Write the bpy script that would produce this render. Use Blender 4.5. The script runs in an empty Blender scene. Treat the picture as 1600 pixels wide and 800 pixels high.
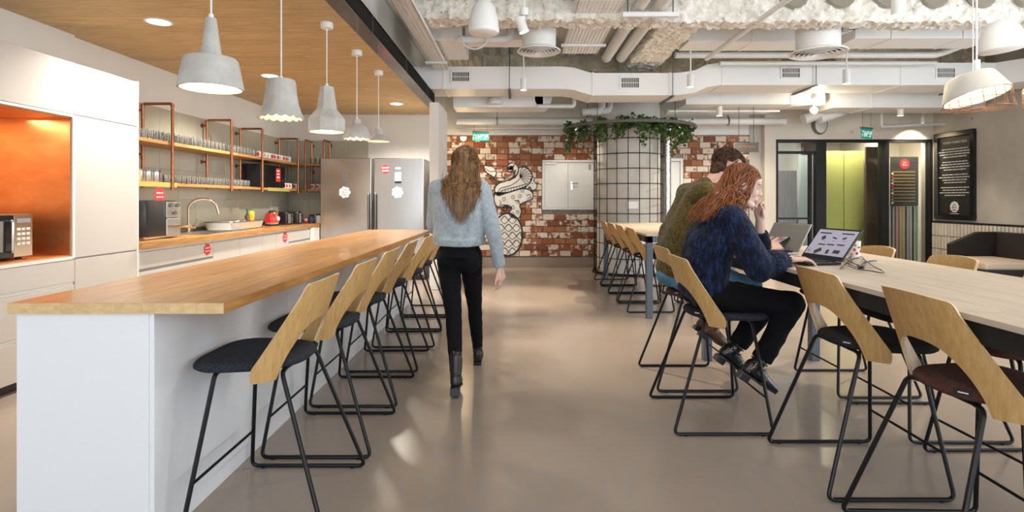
import bpy, bmesh, math, random
from mathutils import Vector, Matrix, Euler, noise as mnoise
random.seed(7)
SC = bpy.context.scene
COL = SC.collection
PI = math.pi
R = math.radians

# ------------------------------------------------------------------ camera, world, exposure
cam_d = bpy.data.cameras.new('camera'); cam = bpy.data.objects.new('camera', cam_d); COL.objects.link(cam)
cam_d.sensor_width = 36.0; cam_d.lens = 36.0 * 850 / 1600
cam_d.shift_x = -8 / 1600; cam_d.shift_y = -88 / 1600
cam_d.clip_start = 0.05; cam_d.clip_end = 100
cam.location = (0, 0, 1.34); cam.rotation_euler = (PI / 2, 0, 0)
SC.camera = cam
SC.view_settings.view_transform = 'Standard'; SC.view_settings.look = 'None'
SC.view_settings.gamma = 1.0; SC.view_settings.use_curve_mapping = False
SC.view_settings.exposure = 0.40
SC.cycles.max_bounces = 8; SC.cycles.transparent_max_bounces = 24
SC.cycles.caustics_reflective = False; SC.cycles.caustics_refractive = False
SC.cycles.sample_clamp_indirect = 6.0
W = bpy.data.worlds.new('world'); SC.world = W; W.use_nodes = True
bg = W.node_tree.nodes['Background']; bg.inputs[0].default_value = (0.86, 0.93, 1.0, 1); bg.inputs[1].default_value = 1.25

def lamp(name, kind, loc, energy, color=(1, 1, 1), size=0.1, size_y=None, rot=(0, 0, 0), parent=None, spot=None, blend=.5):
    d = bpy.data.lights.new(name, kind); d.energy = energy; d.color = color
    if kind == 'AREA':
        d.size = size
        if size_y: d.shape = 'RECTANGLE'; d.size_y = size_y
    else: d.shadow_soft_size = size
    if kind == 'SPOT': d.spot_size = R(spot or 60); d.spot_blend = blend
    o = bpy.data.objects.new(name, d); COL.objects.link(o); o.location = loc; o.rotation_euler = rot
    if parent: o.parent = parent
    return o
# daylight through the window fronts: behind the camera and on the right
lamp('window_daylight', 'AREA', (1.5, -2.7, 1.5), 95, (0.88, 0.94, 1.0), 9.5, 2.9, (R(97), 0, 0))
lamp('side_window_daylight', 'AREA', (8.1, 3.0, 1.7), 165, (0.86, 0.94, 1.0), 6.0, 2.9, (R(95), 0, R(90)))

for x_ in (-.6, 1.1, 2.9, 4.3):
    lamp('brick_fill', 'SPOT', (x_, 9.95, 2.86), 70, (1, .88, .70), .06, rot=(R(14), 0, 0), spot=100, blend=.9)  # added spots without fixtures, only to brighten the brick wall
for x_, y_ in ((.9, 3.2), (4.3, 3.4)):
    lamp('overhead_fill', 'POINT', (x_, y_, 3.05), 42, (1, .98, .95), .18)  # added fill above the frame for ducts and foam, no lamp body

# ------------------------------------------------------------------ materials
M = {}
def mat(name, col=(.8, .8, .8), rough=.5, metal=0.0, vary=0.0, vscale=6, stretch=(1, 1, 1), col2=None, bump=0.0, bscale=60, bstretch=(1, 1, 1),
        emit=0.0, ecol=None, rnd=0.0, coat=0.0, trans=0.0, sheen=0.0, detail=4, spec=0.5, lo=.35, hi=.65):
    m = bpy.data.materials.new(name); m.use_nodes = True; nt = m.node_tree; N = nt.nodes; L = nt.links
    b = N['Principled BSDF']; I = b.inputs
    I['Base Color'].default_value = (*col, 1); I['Roughness'].default_value = rough; I['Metallic'].default_value = metal
    I['Coat Weight'].default_value = coat; I['Transmission Weight'].default_value = trans; I['Sheen Weight'].default_value = sheen
    I['Specular IOR Level'].default_value = spec
    if emit: I['Emission Color'].default_value = (*(ecol or col), 1); I['Emission Strength'].default_value = emit
    if col2 or rnd or bump:
        tc = N.new('ShaderNodeTexCoord'); oi = N.new('ShaderNodeObjectInfo')
        mul = N.new('ShaderNodeVectorMath'); mul.operation = 'SCALE'; mul.inputs[0].default_value = (17.3, 31.7, 11.1); L.new(oi.outputs['Random'], mul.inputs['Scale'])
        add = N.new('ShaderNodeVectorMath'); L.new(tc.outputs['Object'], add.inputs[0]); L.new(mul.outputs[0], add.inputs[1])
        vec = add.outputs[0]
    cur = None
    if col2:
        mp = N.new('ShaderNodeMapping'); mp.inputs['Scale'].default_value = stretch; L.new(vec, mp.inputs[0])
        nz = N.new('ShaderNodeTexNoise'); nz.inputs['Scale'].default_value = vscale; nz.inputs['Detail'].default_value = detail; nz.inputs['Roughness'].default_value = .6
        L.new(mp.outputs[0], nz.inputs['Vector'])
        cr = N.new('ShaderNodeValToRGB'); cr.color_ramp.elements[0].position = lo; cr.color_ramp.elements[1].position = hi
        cr.color_ramp.elements[0].color = (*col, 1); cr.color_ramp.elements[1].color = (*col2, 1); L.new(nz.outputs['Fac'], cr.inputs[0])
        cur = cr.outputs[0]
    if rnd:
        geo = N.new('ShaderNodeNewGeometry')
        sm = N.new('ShaderNodeMath'); L.new(oi.outputs['Random'], sm.inputs[0]); L.new(geo.outputs['Random Per Island'], sm.inputs[1])
        fr = N.new('ShaderNodeMath'); fr.operation = 'FRACT'; L.new(sm.outputs[0], fr.inputs[0])
        mr = N.new('ShaderNodeMapRange'); mr.inputs[3].default_value = 1 - rnd; mr.inputs[4].default_value = 1 + rnd; L.new(fr.outputs[0], mr.inputs[0])
        hs = N.new('ShaderNodeHueSaturation'); L.new(mr.outputs[0], hs.inputs['Value'])
        if cur: L.new(cur, hs.inputs['Color'])
        else: hs.inputs['Color'].default_value = (*col, 1)
        cur = hs.outputs[0]
    if cur: L.new(cur, I['Base Color'])
    if bump:
        mp2 = N.new('ShaderNodeMapping'); mp2.inputs['Scale'].default_value = bstretch; L.new(vec, mp2.inputs[0])
        n2 = N.new('ShaderNodeTexNoise'); n2.inputs['Scale'].default_value = bscale; n2.inputs['Detail'].default_value = 3; L.new(mp2.outputs[0], n2.inputs['Vector'])
        bp = N.new('ShaderNodeBump'); bp.inputs['Strength'].default_value = bump; bp.inputs['Distance'].default_value = .01; L.new(n2.outputs['Fac'], bp.inputs['Height'])
        L.new(bp.outputs[0], I['Normal'])
    M[name] = m
    return m

def clear_glass(name, tint=(.95, .98, .97), refl=1.5, base=0.04):
    m = bpy.data.materials.new(name); m.use_nodes = True; nt = m.node_tree; N = nt.nodes; L = nt.links
    N.remove(N['Principled BSDF'])
    t = N.new('ShaderNodeBsdfTransparent'); t.inputs[0].default_value = (*tint, 1)
    g = N.new('ShaderNodeBsdfGlossy'); g.inputs['Roughness'].default_value = .02
    if base > .05:
        df = N.new('ShaderNodeBsdfDiffuse'); df.inputs[0].default_value = (.85, .84, .80, 1); m0 = N.new('ShaderNodeMixShader'); m0.inputs[0].default_value = base; L.new(t.outputs[0], m0.inputs[1]); L.new(df.outputs[0], m0.inputs[2]); t = m0
    f = N.new('ShaderNodeFresnel'); f.inputs[0].default_value = refl
    mx = N.new('ShaderNodeMixShader'); L.new(f.outputs[0], mx.inputs[0]); L.new(t.outputs[0], mx.inputs[1]); L.new(g.outputs[0], mx.inputs[2])
    L.new(mx.outputs[0], N['Material Output'].inputs[0]); M[name] = m

mat('white_wall', (.80, .79, .76), .8, col2=(.76, .75, .72), vscale=1.5)
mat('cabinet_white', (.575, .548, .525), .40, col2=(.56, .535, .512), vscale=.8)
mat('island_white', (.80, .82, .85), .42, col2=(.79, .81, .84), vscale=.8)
mat('counter_oak', (.36, .165, .045), .30, col2=(.53, .285, .095), vscale=3.0, stretch=(14, 1.2, 14), rnd=.16, bump=.03, bscale=30, bstretch=(10, .8, 10), coat=.15, detail=6)
mat('end_grain', (.60, .40, .18), .5, col2=(.70, .50, .26), vscale=26, stretch=(1, 1, 2.2), rnd=.05)
mat('ceiling_oak', (.43, .275, .12), .5, col2=(.63, .45, .22), vscale=3.4, stretch=(1.1, 13, 13), rnd=.07, detail=6)
mat('chair_oak', (.47, .275, .095), .42, col2=(.57, .355, .14), vscale=4, stretch=(16, 16, 1.0), bump=.02, bscale=40, bstretch=(12, 12, .8), detail=5)
mat('ply_edge', (.62, .45, .25), .5, col2=(.72, .55, .33), vscale=30)
mat('table_oak', (.52, .42, .33), .38, col2=(.63, .535, .445), vscale=2.5, stretch=(14, 1.0, 14), rnd=.05, detail=5)
mat('charcoal_felt', (.010, .011, .016), .95, col2=(.050, .054, .066), vscale=230, bump=.35, bscale=280, spec=.15)
mat('black_felt', (.014, .013, .013), .95, col2=(.035, .033, .032), vscale=230, bump=.3, bscale=280, spec=.15)
mat('maroon_felt', (.055, .024, .02), .95, col2=(.12, .055, .046), vscale=230, bump=.3, bscale=280, spec=.15)
mat('black_metal', (.005, .0055, .006), .34, spec=.3)
mat('black_frame', (.012, .013, .014), .5, spec=.3)
mat('bluegrey_steel', (.10, .13, .165), .4, .2)
mat('copper', (.46, .185, .09), .28, 1.0, col2=(.36, .13, .06), vscale=5, stretch=(1, 1, 3))
mat('copper_panel', (.86, .44, .21), .40, 1.0, col2=(.70, .29, .11), vscale=2.2, stretch=(1, 1, 2.4), detail=6)
mat('shelf_oak', (.34, .17, .055), .45, col2=(.48, .27, .10), vscale=4, stretch=(6, 1, 6), rnd=.1)
mat('shelf_edge', (.42, .36, .10), .5)
mat('sage_tile', (.46, .445, .355), .18, col2=(.48, .465, .375), vscale=2, rnd=.04)
mat('grout', (.42, .41, .36), .9)
mat('upstand_steel', (.28, .27, .25), .35, .7)
clear_glass('glass_clear', (.95, .98, .97), 1.3); clear_glass('glass_tumbler', (.97, .97, .96), 1.3, .055)
mat('porcelain', (.82, .81, .79), .2)
mat('red_gloss', (.55, .02, .022), .22, coat=.4)
mat('red_print', (.62, .035, .04), .5)
mat('white_print', (.84, .84, .84), .5)
mat('grey_print', (.30, .30, .32), .5)
mat('stainless', (.60, .585, .56), .24, 1.0, col2=(.55, .535, .51), vscale=5, stretch=(60, 60, .6))
mat('fridge_steel', (.60, .575, .55), .20, 1.0, col2=(.545, .52, .495), vscale=4, stretch=(50, 50, .5))
mat('tray_steel', (.74, .74, .73), .36, .55)
mat('dark_steel', (.20, .20, .21), .35, .9)
mat('chrome', (.75, .74, .72), .12, 1.0)
mat('brass_steel', (.62, .50, .38), .22, 1.0)
mat('black_plastic', (.012, .012, .014), .3)
mat('dark_glass', (.015, .014, .014), .08)
mat('concrete_lamp', (.46, .45, .42), .85, col2=(.56, .55, .52), vscale=8, bump=.12, bscale=40)
mat('warm_glow', (1, .86, .62), .5, emit=7.0, ecol=(1, .80, .50))
mat('bulb_glow', (1, .9, .7), .5, emit=30.0, ecol=(1, .82, .52))
mat('down_glow', (1, .95, .85), .5, emit=9.0, ecol=(1, .94, .82))
mat('white_metal', (.80, .80, .79), .4)
mat('shade_beige', (.60, .57, .51), .5)
mat('white_cord', (.75, .75, .73), .6)
mat('duct_white', (.87, .87, .86), .5, col2=(.84, .84, .83), vscale=1.2)
mat('pipe_white', (.72, .72, .70), .5, col2=(.66, .66, .64), vscale=3)
mat('grille_dark', (.05, .05, .05), .7)
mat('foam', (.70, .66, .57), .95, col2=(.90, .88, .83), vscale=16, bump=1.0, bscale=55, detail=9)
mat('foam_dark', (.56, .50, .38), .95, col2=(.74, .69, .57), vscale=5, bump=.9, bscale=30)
mat('deck', (.62, .62, .57), .7, col2=(.70, .70, .65), vscale=2)
mat('opening_shade', (.26, .235, .19), .9)
mat('beam_black', (.008, .007, .007), .7, spec=.15)
mat('beam_gloss', (.06, .045, .035), .18, .5)
mat('concrete', (.43, .405, .375), .75, col2=(.55, .525, .49), vscale=1.6, stretch=(1, 1, .8), bump=.1, bscale=18, detail=8)
mat('concrete_column', (.50, .48, .44), .75, col2=(.60, .585, .55), vscale=1.8, bump=.08, bscale=18, detail=7)
mat('column_white', (.80, .80, .79), .55)
mat('wall_tile', (.72, .665, .60), .28, col2=(.78, .73, .67), vscale=6, rnd=.07)
mat('tile_joint', (.22, .16, .12), .9)
mat('mortar', (.24, .21, .185), .95, col2=(.33, .295, .26), vscale=14, bump=.4, bscale=60)
mat('door_white', (.66, .67, .67), .45)
mat('grey_wall', (.46, .43, .39), .85, col2=(.50, .47, .43), vscale=1.5)
mat('cream_wall', (.72, .67, .59), .8, col2=(.75, .70, .62), vscale=1.2)
mat('brown_wood', (.075, .042, .022), .5, col2=(.12, .07, .04), vscale=4, stretch=(12, 12, 1))
mat('dark_wood', (.13, .092, .065), .7, spec=.1, col2=(.19, .14, .10), vscale=4, stretch=(14, 14, 1))
mat('lime_felt', (.56, .55, .15), .9, col2=(.60, .59, .18), vscale=40)
mat('frosted', (.50, .56, .56), .35)
mat('exit_green', (.0, .27, .18), .5, emit=.25, ecol=(0, .35, .24))
mat('exit_white', (.85, .9, .88), .5, emit=.35, ecol=(.9, 1, .95))
mat('sign_grey', (.11, .11, .105), .6)
mat('sign_orange', (.50, .20, .06), .5)
mat('poster_black', (.016, .015, .014), .5)
mat('frame_gloss', (.014, .014, .015), .18)
mat('foil', (.75, .75, .76), .22, 1.0, bump=.8, bscale=45)
mat('leaf', (.022, .065, .014), .45, col2=(.085, .155, .032), vscale=9, rnd=.3)
mat('stem', (.10, .09, .04), .8)
mat('skirting', (.26, .20, .155), .6)
mat('paint_black', (.015, .014, .013), .7)
mat('paint_white', (.62, .585, .54), .85, col2=(.72, .69, .65), vscale=12, lo=.3, hi=.6)
mat('skin', (.66, .40, .30), .5, col2=(.60, .35, .26), vscale=9)
mat('skin_pale', (.74, .50, .41), .48, col2=(.70, .44, .36), vscale=9)
mat('hair_brown', (.11, .052, .018), .45, col2=(.33, .18, .07), vscale=5, stretch=(9, 9, 1), rnd=.25)
mat('hair_auburn', (.13, .035, .008), .42, col2=(.36, .115, .026), vscale=6, stretch=(5, 9, 3), rnd=.25)
mat('hair_dark', (.040, .021, .011), .7, col2=(.095, .050, .026), vscale=40, spec=.2, rnd=.2)
mat('knit_grey', (.29, .34, .38), .95, col2=(.39, .44, .485), vscale=34, bump=.5, bscale=70, sheen=.3)
mat('chenille_blue', (.002, .004, .014), .85, col2=(.014, .034, .11), vscale=18, stretch=(3, 3, 1), bump=.8, bscale=45, sheen=.06, spec=.25, lo=.45, hi=.75)
mat('knit_olive', (.04, .026, .003), .95, col2=(.14, .095, .012), vscale=70, bump=.7, bscale=85, sheen=.15)
mat('black_cloth', (.004, .004, .006), .9, spec=.2, bump=.1, bscale=30)
mat('denim', (.05, .14, .24), .9, col2=(.10, .24, .37), vscale=14, bump=.2, bscale=140)
mat('black_leather', (.010, .010, .011), .28, bump=.15, bscale=60)
mat('brown_leather', (.11, .042, .018), .45, bump=.15, bscale=40)
mat('screen_lit', (.30, .29, .36), .3, emit=.22, ecol=(.55, .53, .68))
mat('screen_dark', (.05, .045, .06), .4)
mat('laptop_silver', (.42, .40, .38), .4, .7)
mat('screen_grey', (.24, .225, .205), .22)
mat('bottle_green', (.02, .09, .035), .12, coat=.3)
mat('bottle_yellow', (.65, .42, .03), .25)
mat('cap_green', (.02, .22, .07), .4)
mat('jar_blue', (.06, .14, .40), .4)
mat('sofa_dark', (.018, .012, .010), .85)
mat('sofa_beige', (.55, .43, .33), .85, col2=(.60, .48, .37), vscale=60)
mat('menu_brown', (.045, .038, .033), .6)
mat('menu_line', (.50, .30, .09), .5)
for n_, c_ in (('navy', (.035, .05, .085)), ('rust', (.26, .10, .05)), ('coral', (.50, .12, .09)), ('yellow', (.50, .42, .06)), ('umber', (.10, .045, .035)),
               ('grey', (.36, .33, .31)), ('ink', (.04, .03, .035)), ('green', (.16, .30, .09))):
    mat('stripe_' + n_, c_, .7)

def brick_mat():
    m = bpy.data.materials.new('brick'); m.use_nodes = True; nt = m.node_tree; N = nt.nodes; L = nt.links; b = N['Principled BSDF']
    tc = N.new('ShaderNodeTexCoord'); oi = N.new('ShaderNodeObjectInfo'); geo = N.new('ShaderNodeNewGeometry')
    sm = N.new('ShaderNodeMath'); L.new(oi.outputs['Random'], sm.inputs[0]); L.new(geo.outputs['Random Per Island'], sm.inputs[1])
    fr = N.new('ShaderNodeMath'); fr.operation = 'FRACT'; L.new(sm.outputs[0], fr.inputs[0])
    mul = N.new('ShaderNodeVectorMath'); mul.operation = 'SCALE'; mul.inputs[0].default_value = (37.3, 51.7, 21.1); L.new(fr.outputs[0], mul.inputs['Scale'])
    add = N.new('ShaderNodeVectorMath'); L.new(tc.outputs['Object'], add.inputs[0]); L.new(mul.outputs[0], add.inputs[1])
    base = N.new('ShaderNodeValToRGB'); L.new(fr.outputs[0], base.inputs[0]); cr = base.color_ramp
    cr.elements[0].color = (.22, .068, .030, 1); cr.elements[1].color = (.29, .125, .058, 1)
    for p, c in ((.25, (.31, .105, .042, 1)), (.5, (.15, .05, .027, 1)), (.72, (.36, .15, .065, 1))):
        e = cr.elements.new(p); e.color = c
    n1 = N.new('ShaderNodeTexNoise'); n1.inputs['Scale'].default_value = 11; n1.inputs['Detail'].default_value = 5; L.new(add.outputs[0], n1.inputs['Vector'])
    pw = N.new('ShaderNodeMath'); pw.operation = 'MULTIPLY'; pw.inputs[1].default_value = 7.31; L.new(fr.outputs[0], pw.inputs[0])
    f2 = N.new('ShaderNodeMath'); f2.operation = 'FRACT'; L.new(pw.outputs[0], f2.inputs[0])
    th = N.new('ShaderNodeMapRange'); th.inputs[3].default_value = -.18; th.inputs[4].default_value = .17; L.new(f2.outputs[0], th.inputs[0])
    s2 = N.new('ShaderNodeMath'); L.new(n1.outputs['Fac'], s2.inputs[0]); L.new(th.outputs[0], s2.inputs[1])
    cl = N.new('ShaderNodeMapRange'); cl.inputs[1].default_value = .48; cl.inputs[2].default_value = .57; L.new(s2.outputs[0], cl.inputs[0])
    mx = N.new('ShaderNodeMix'); mx.data_type = 'RGBA'; L.new(cl.outputs[0], mx.inputs[0]); L.new(base.outputs[0], mx.inputs[6]); mx.inputs[7].default_value = (.66, .56, .47, 1)
    L.new(mx.outputs[2], b.inputs['Base Color']); b.inputs['Roughness'].default_value = .9
    bp = N.new('ShaderNodeBump'); bp.inputs['Strength'].default_value = .5; bp.inputs['Distance'].default_value = .01; L.new(n1.outputs['Fac'], bp.inputs['Height']); L.new(bp.outputs[0], b.inputs['Normal'])
    M['brick'] = m
brick_mat()

def floor_mat():
    m = bpy.data.materials.new('poured_floor'); m.use_nodes = True; nt = m.node_tree; N = nt.nodes; L = nt.links; b = N['Principled BSDF']
    tc = N.new('ShaderNodeTexCoord')
    n1 = N.new('ShaderNodeTexNoise'); n1.inputs['Scale'].default_value = .9; n1.inputs['Detail'].default_value = 6; L.new(tc.outputs['Object'], n1.inputs['Vector'])
    vo = N.new('ShaderNodeTexVoronoi'); vo.inputs['Scale'].default_value = 1.25; vo.inputs['Randomness'].default_value = .35; L.new(tc.outputs['Object'], vo.inputs['Vector'])
    wv = N.new('ShaderNodeMath'); wv.operation = 'MULTIPLY'; wv.inputs[1].default_value = 42; L.new(vo.outputs['Distance'], wv.inputs[0])
    sn = N.new('ShaderNodeMath'); sn.operation = 'SINE'; L.new(wv.outputs[0], sn.inputs[0])
    cl = N.new('ShaderNodeMapRange'); cl.inputs[1].default_value = .55; cl.inputs[2].default_value = .9; cl.inputs[3].default_value = 0; cl.inputs[4].default_value = .35; L.new(sn.outputs[0], cl.inputs[0])
    cr = N.new('ShaderNodeValToRGB'); cr.color_ramp.elements[0].position = .3; cr.color_ramp.elements[1].position = .7
    cr.color_ramp.elements[0].color = (.30, .245, .205, 1); cr.color_ramp.elements[1].color = (.355, .29, .245, 1); L.new(n1.outputs['Fac'], cr.inputs[0])
    mx = N.new('ShaderNodeMix'); mx.data_type = 'RGBA'; L.new(cl.outputs[0], mx.inputs[0]); L.new(cr.outputs[0], mx.inputs[6]); mx.inputs[7].default_value = (.285, .27, .26, 1)
    L.new(mx.outputs[2], b.inputs['Base Color'])
    b.inputs['Roughness'].default_value = .22; b.inputs['Specular IOR Level'].default_value = .5
    M['floor'] = m
floor_mat()

# ------------------------------------------------------------------ mesh helpers
def V(*a): return Vector(a)
def fillet(pts, r, n=5):
    pts = [Vector(p) for p in pts]; out = [pts[0]]
    for i in range(1, len(pts) - 1):
        a, b, c = pts[i - 1], pts[i], pts[i + 1]; d1 = (a - b).normalized(); d2 = (c - b).normalized()
        rr = min(r, (a - b).length * .45, (c - b).length * .45)
        p0, p2 = b + d1 * rr, b + d2 * rr
        for k in range(n + 1):
            t = k / n; out.append(p0 * (1 - t) ** 2 + b * 2 * t * (1 - t) + p2 * t * t)
    out.append(pts[-1]); return out
def spline(pts, n=6):
    pts = [Vector(p) for p in pts]; P = [pts[0] * 2 - pts[1]] + pts + [pts[-1] * 2 - pts[-2]]; out = []
    for i in range(1, len(P) - 2):
        p0, p1, p2, p3 = P[i - 1:i + 3]
        for k in range(n):
            t = k / n
            out.append(.5 * ((2 * p1) + (p2 - p0) * t + (2 * p0 - 5 * p1 + 4 * p2 - p3) * t * t + (3 * p1 - p0 - 3 * p2 + p3) * t ** 3))
    out.append(pts[-1]); return out
def root_loc(p):
    l = Vector((0, 0, 0))
    while p is not None: l += p.location; p = p.parent
    return l

class MB:
    def __init__(s): s.v = []; s.f = []; s.m = []; s.cm = 0
    def add(s, vs, fs):
        o = len(s.v); s.v += [tuple(v) for v in vs]; s.f += [tuple(i + o for i in f) for f in fs]; s.m += [s.cm] * len(fs); return s
    def box(s, x0, y0, z0, x1, y1, z1):
        x0, x1 = min(x0, x1), max(x0, x1); y0, y1 = min(y0, y1), max(y0, y1); z0, z1 = min(z0, z1), max(z0, z1)
        return s.add([(x0, y0, z0), (x1, y0, z0), (x1, y1, z0), (x0, y1, z0), (x0, y0, z1), (x1, y0, z1), (x1, y1, z1), (x0, y1, z1)],
                     [(3, 2, 1, 0), (4, 5, 6, 7), (0, 1, 5, 4), (1, 2, 6, 5), (2, 3, 7, 6), (3, 0, 4, 7)])
    def cbox(s, c, size, Rm=None):
        hx, hy, hz = [q / 2 for q in size]; vs = [Vector((x, y, z)) for z in (-hz, hz) for x, y in ((-hx, -hy), (hx, -hy), (hx, hy), (-hx, hy))]
        c = Vector(c); vs = [(Rm @ v if Rm else v) + c for v in vs]
        return s.add(vs, [(3, 2, 1, 0), (4, 5, 6, 7), (0, 1, 5, 4), (1, 2, 6, 5), (2, 3, 7, 6), (3, 0, 4, 7)])
    def ring_loft(s, rings, closed=False, cap=True):
        n = len(rings[0]); vs = [p for r in rings for p in r]; fs = []; k = len(rings)
        for i in range(k if closed else k - 1):
            a = i * n; b = ((i + 1) % k) * n
            for j in range(n): fs.append((a + j, a + (j + 1) % n, b + (j + 1) % n, b + j))
        if cap and not closed: fs.append(tuple(range(n))[::-1]); fs.append(tuple((k - 1) * n + j for j in range(n)))
        return s.add(vs, fs)
    def cyl(s, p0, p1, r0, r1=None, n=14, cap=True):
        return s.tube([p0, p1], [r0, r0 if r1 is None else r1], n, cap=cap)
    def tube(s, pts, r, n=8, closed=False, cap=True):
        pts = [Vector(p) for p in pts]; k = len(pts); rr = r if isinstance(r, (list, tuple)) else [r] * k
        up = None; rings = []
        for i, p in enumerate(pts):
            if closed: t = pts[(i + 1) % k] - pts[i - 1]
            else: t = pts[min(i + 1, k - 1)] - pts[max(i - 1, 0)]
            t = t.normalized() if t.length > 1e-9 else Vector((0, 0, 1))
            if up is None: up = t.orthogonal().normalized()
            up = (up - t * up.dot(t)); up = up.normalized() if up.length > 1e-6 else t.orthogonal().normalized()
            w = t.cross(up)
            rings.append([p + (up * math.cos(2 * PI * j / n) + w * math.sin(2 * PI * j / n)) * rr[i] for j in range(n)])
        return s.ring_loft(rings, closed, cap)
    def lathe(s, prof, n=24, c=(0, 0, 0), wob=None, cap=False, closed=False):
        c = Vector(c); rings = []
        for r, z in prof:
            ring = []
            for j in range(n):
                a = 2 * PI * j / n; q = r; zz = z
                if wob: q, zz = wob(r, z, a)
                ring.append(c + Vector((math.cos(a) * q, math.sin(a) * q, zz)))
            rings.append(ring)
        return s.ring_loft(rings, closed, cap)
    def sph(s, c, r, n=16, m=10, Rm=None):
        if not isinstance(r, (list, tuple)): r = (r, r, r)
        c = Vector(c); vs = []; fs = []
        for i in range(m + 1):
            th = PI * i / m
            for j in range(n):
                a = 2 * PI * j / n; p = Vector((r[0] * math.sin(th) * math.cos(a), r[1] * math.sin(th) * math.sin(a), r[2] * math.cos(th)))
                vs.append(c + (Rm @ p if Rm else p))
        for i in range(m):
            for j in range(n): fs.append((i * n + j, (i + 1) * n + j, (i + 1) * n + (j + 1) % n, i * n + (j + 1) % n))
        return s.add(vs, fs)
    def limb(s, p0, p1, r0, r1, n=14):
        p0 = Vector(p0); p1 = Vector(p1)
        s.sph(p0, r0, n, 8); s.sph(p1, r1, n, 8); return s.cyl(p0, p1, r0, r1, n)
    def prism(s, poly, axis, a0, a1):
        n = len(poly); f = {'x': lambda p, a: (a, p[0], p[1]), 'y': lambda p, a: (p[0], a, p[1]), 'z': lambda p, a: (p[0], p[1], a)}[axis]
        vs = [f(p, a0) for p in poly] + [f(p, a1) for p in poly]
        fs = [tuple(range(n))[::-1], tuple(range(n, 2 * n))] + [(i, (i + 1) % n, n + (i + 1) % n, n + i) for i in range(n)]
        return s.add(vs, fs)
    def mesh(s, name, mats, smooth=None, bevel=0, seg=2, off=None):
        me = bpy.data.meshes.new(name)
        vs = s.v if off is None else [(v[0] - off.x, v[1] - off.y, v[2] - off.z) for v in s.v]
        me.from_pydata(vs, [], s.f)
        if not isinstance(mats, (list, tuple)): mats = [mats]
        for q in mats: me.materials.append(M[q] if isinstance(q, str) else q)
        if len(mats) > 1: me.polygons.foreach_set('material_index', s.m)
        bm = bmesh.new(); bm.from_mesh(me)
        bmesh.ops.remove_doubles(bm, verts=bm.verts, dist=1e-6)
        bmesh.ops.recalc_face_normals(bm, faces=bm.faces)
        if bevel:
            ed = [e for e in bm.edges if len(e.link_faces) == 2 and e.calc_face_angle(0) > R(30)]
            bmesh.ops.bevel(bm, geom=ed, offset=bevel, segments=seg, affect='EDGES', profile=.5, clamp_overlap=True)
        bm.to_mesh(me); bm.free()
        if smooth:
            me.polygons.foreach_set('use_smooth', [True] * len(me.polygons)); me.set_sharp_from_angle(angle=R(smooth if smooth is not True else 40))
        me.update(); return me
    def build(s, name, mats, parent=None, smooth=None, bevel=0, seg=2, w=False, label=None, kind=None):
        me = s.mesh(name, mats, smooth, bevel, seg, root_loc(parent) if (w and parent) else None)
        o = bpy.data.objects.new(name, me); COL.objects.link(o)
        if parent: o.parent = parent
        if label: o['label'] = label
        if kind: o['kind'] = kind
        return o
def B(*a): return MB().box(*a)
def tag(o, label, cat, group=None):
    o['label'] = label; o['category'] = cat
    if group: o['group'] = group
    return o
def T(name, label, cat, loc=(0, 0, 0), rz=0, group=None):
    o = bpy.data.objects.new(name, None); COL.objects.link(o); o.location = loc; o.rotation_euler = (0, 0, rz); o.empty_display_size = .05
    return tag(o, label, cat, group)
def S(name, mb, m, parent=None, **k):
    o = mb.build(name, m, parent, **k)
    if parent is None: o['kind'] = 'structure'
    return o
def kids(o): return [c for c in o.children]
def dup(o, loc=None, rz=None, label=None, parent=None, group=None):
    c = o.copy(); COL.objects.link(c)
    if parent is not None: c.parent = parent
    if loc is not None: c.location = loc
    if rz is not None: c.rotation_euler = (0, 0, rz)
    if label: c['label'] = label
    if group: c['group'] = group
    for ch in kids(o): dup(ch, parent=c)
    return c
def inst(me, name, loc, parent=None, rot=None, mat_=None):
    o = bpy.data.objects.new(name, me); COL.objects.link(o)
    o.location = Vector(loc) - (root_loc(parent) if parent else Vector((0, 0, 0)))
    if rot: o.rotation_euler = rot
    if parent: o.parent = parent
    return o
def text(body, size, loc, rot, m, parent, name='lettering', ext=.0006, align='CENTER', sx=1.0):
    cu = bpy.data.curves.new(name, 'FONT'); cu.body = body; cu.size = size; cu.extrude = ext; cu.align_x = align; cu.align_y = 'CENTER'; cu.resolution_u = 3
    t = bpy.data.objects.new('tmp', cu); COL.objects.link(t); bpy.context.view_layer.update()
    me = bpy.data.meshes.new_from_object(t.evaluated_get(bpy.context.evaluated_depsgraph_get())); bpy.data.objects.remove(t)
    me.materials.clear(); me.materials.append(M[m])
    o = bpy.data.objects.new(name, me); COL.objects.link(o); o.parent = parent; o.location = Vector(loc) - root_loc(parent); o.rotation_euler = rot; o.scale = (sx, 1, 1)
    return o
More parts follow.
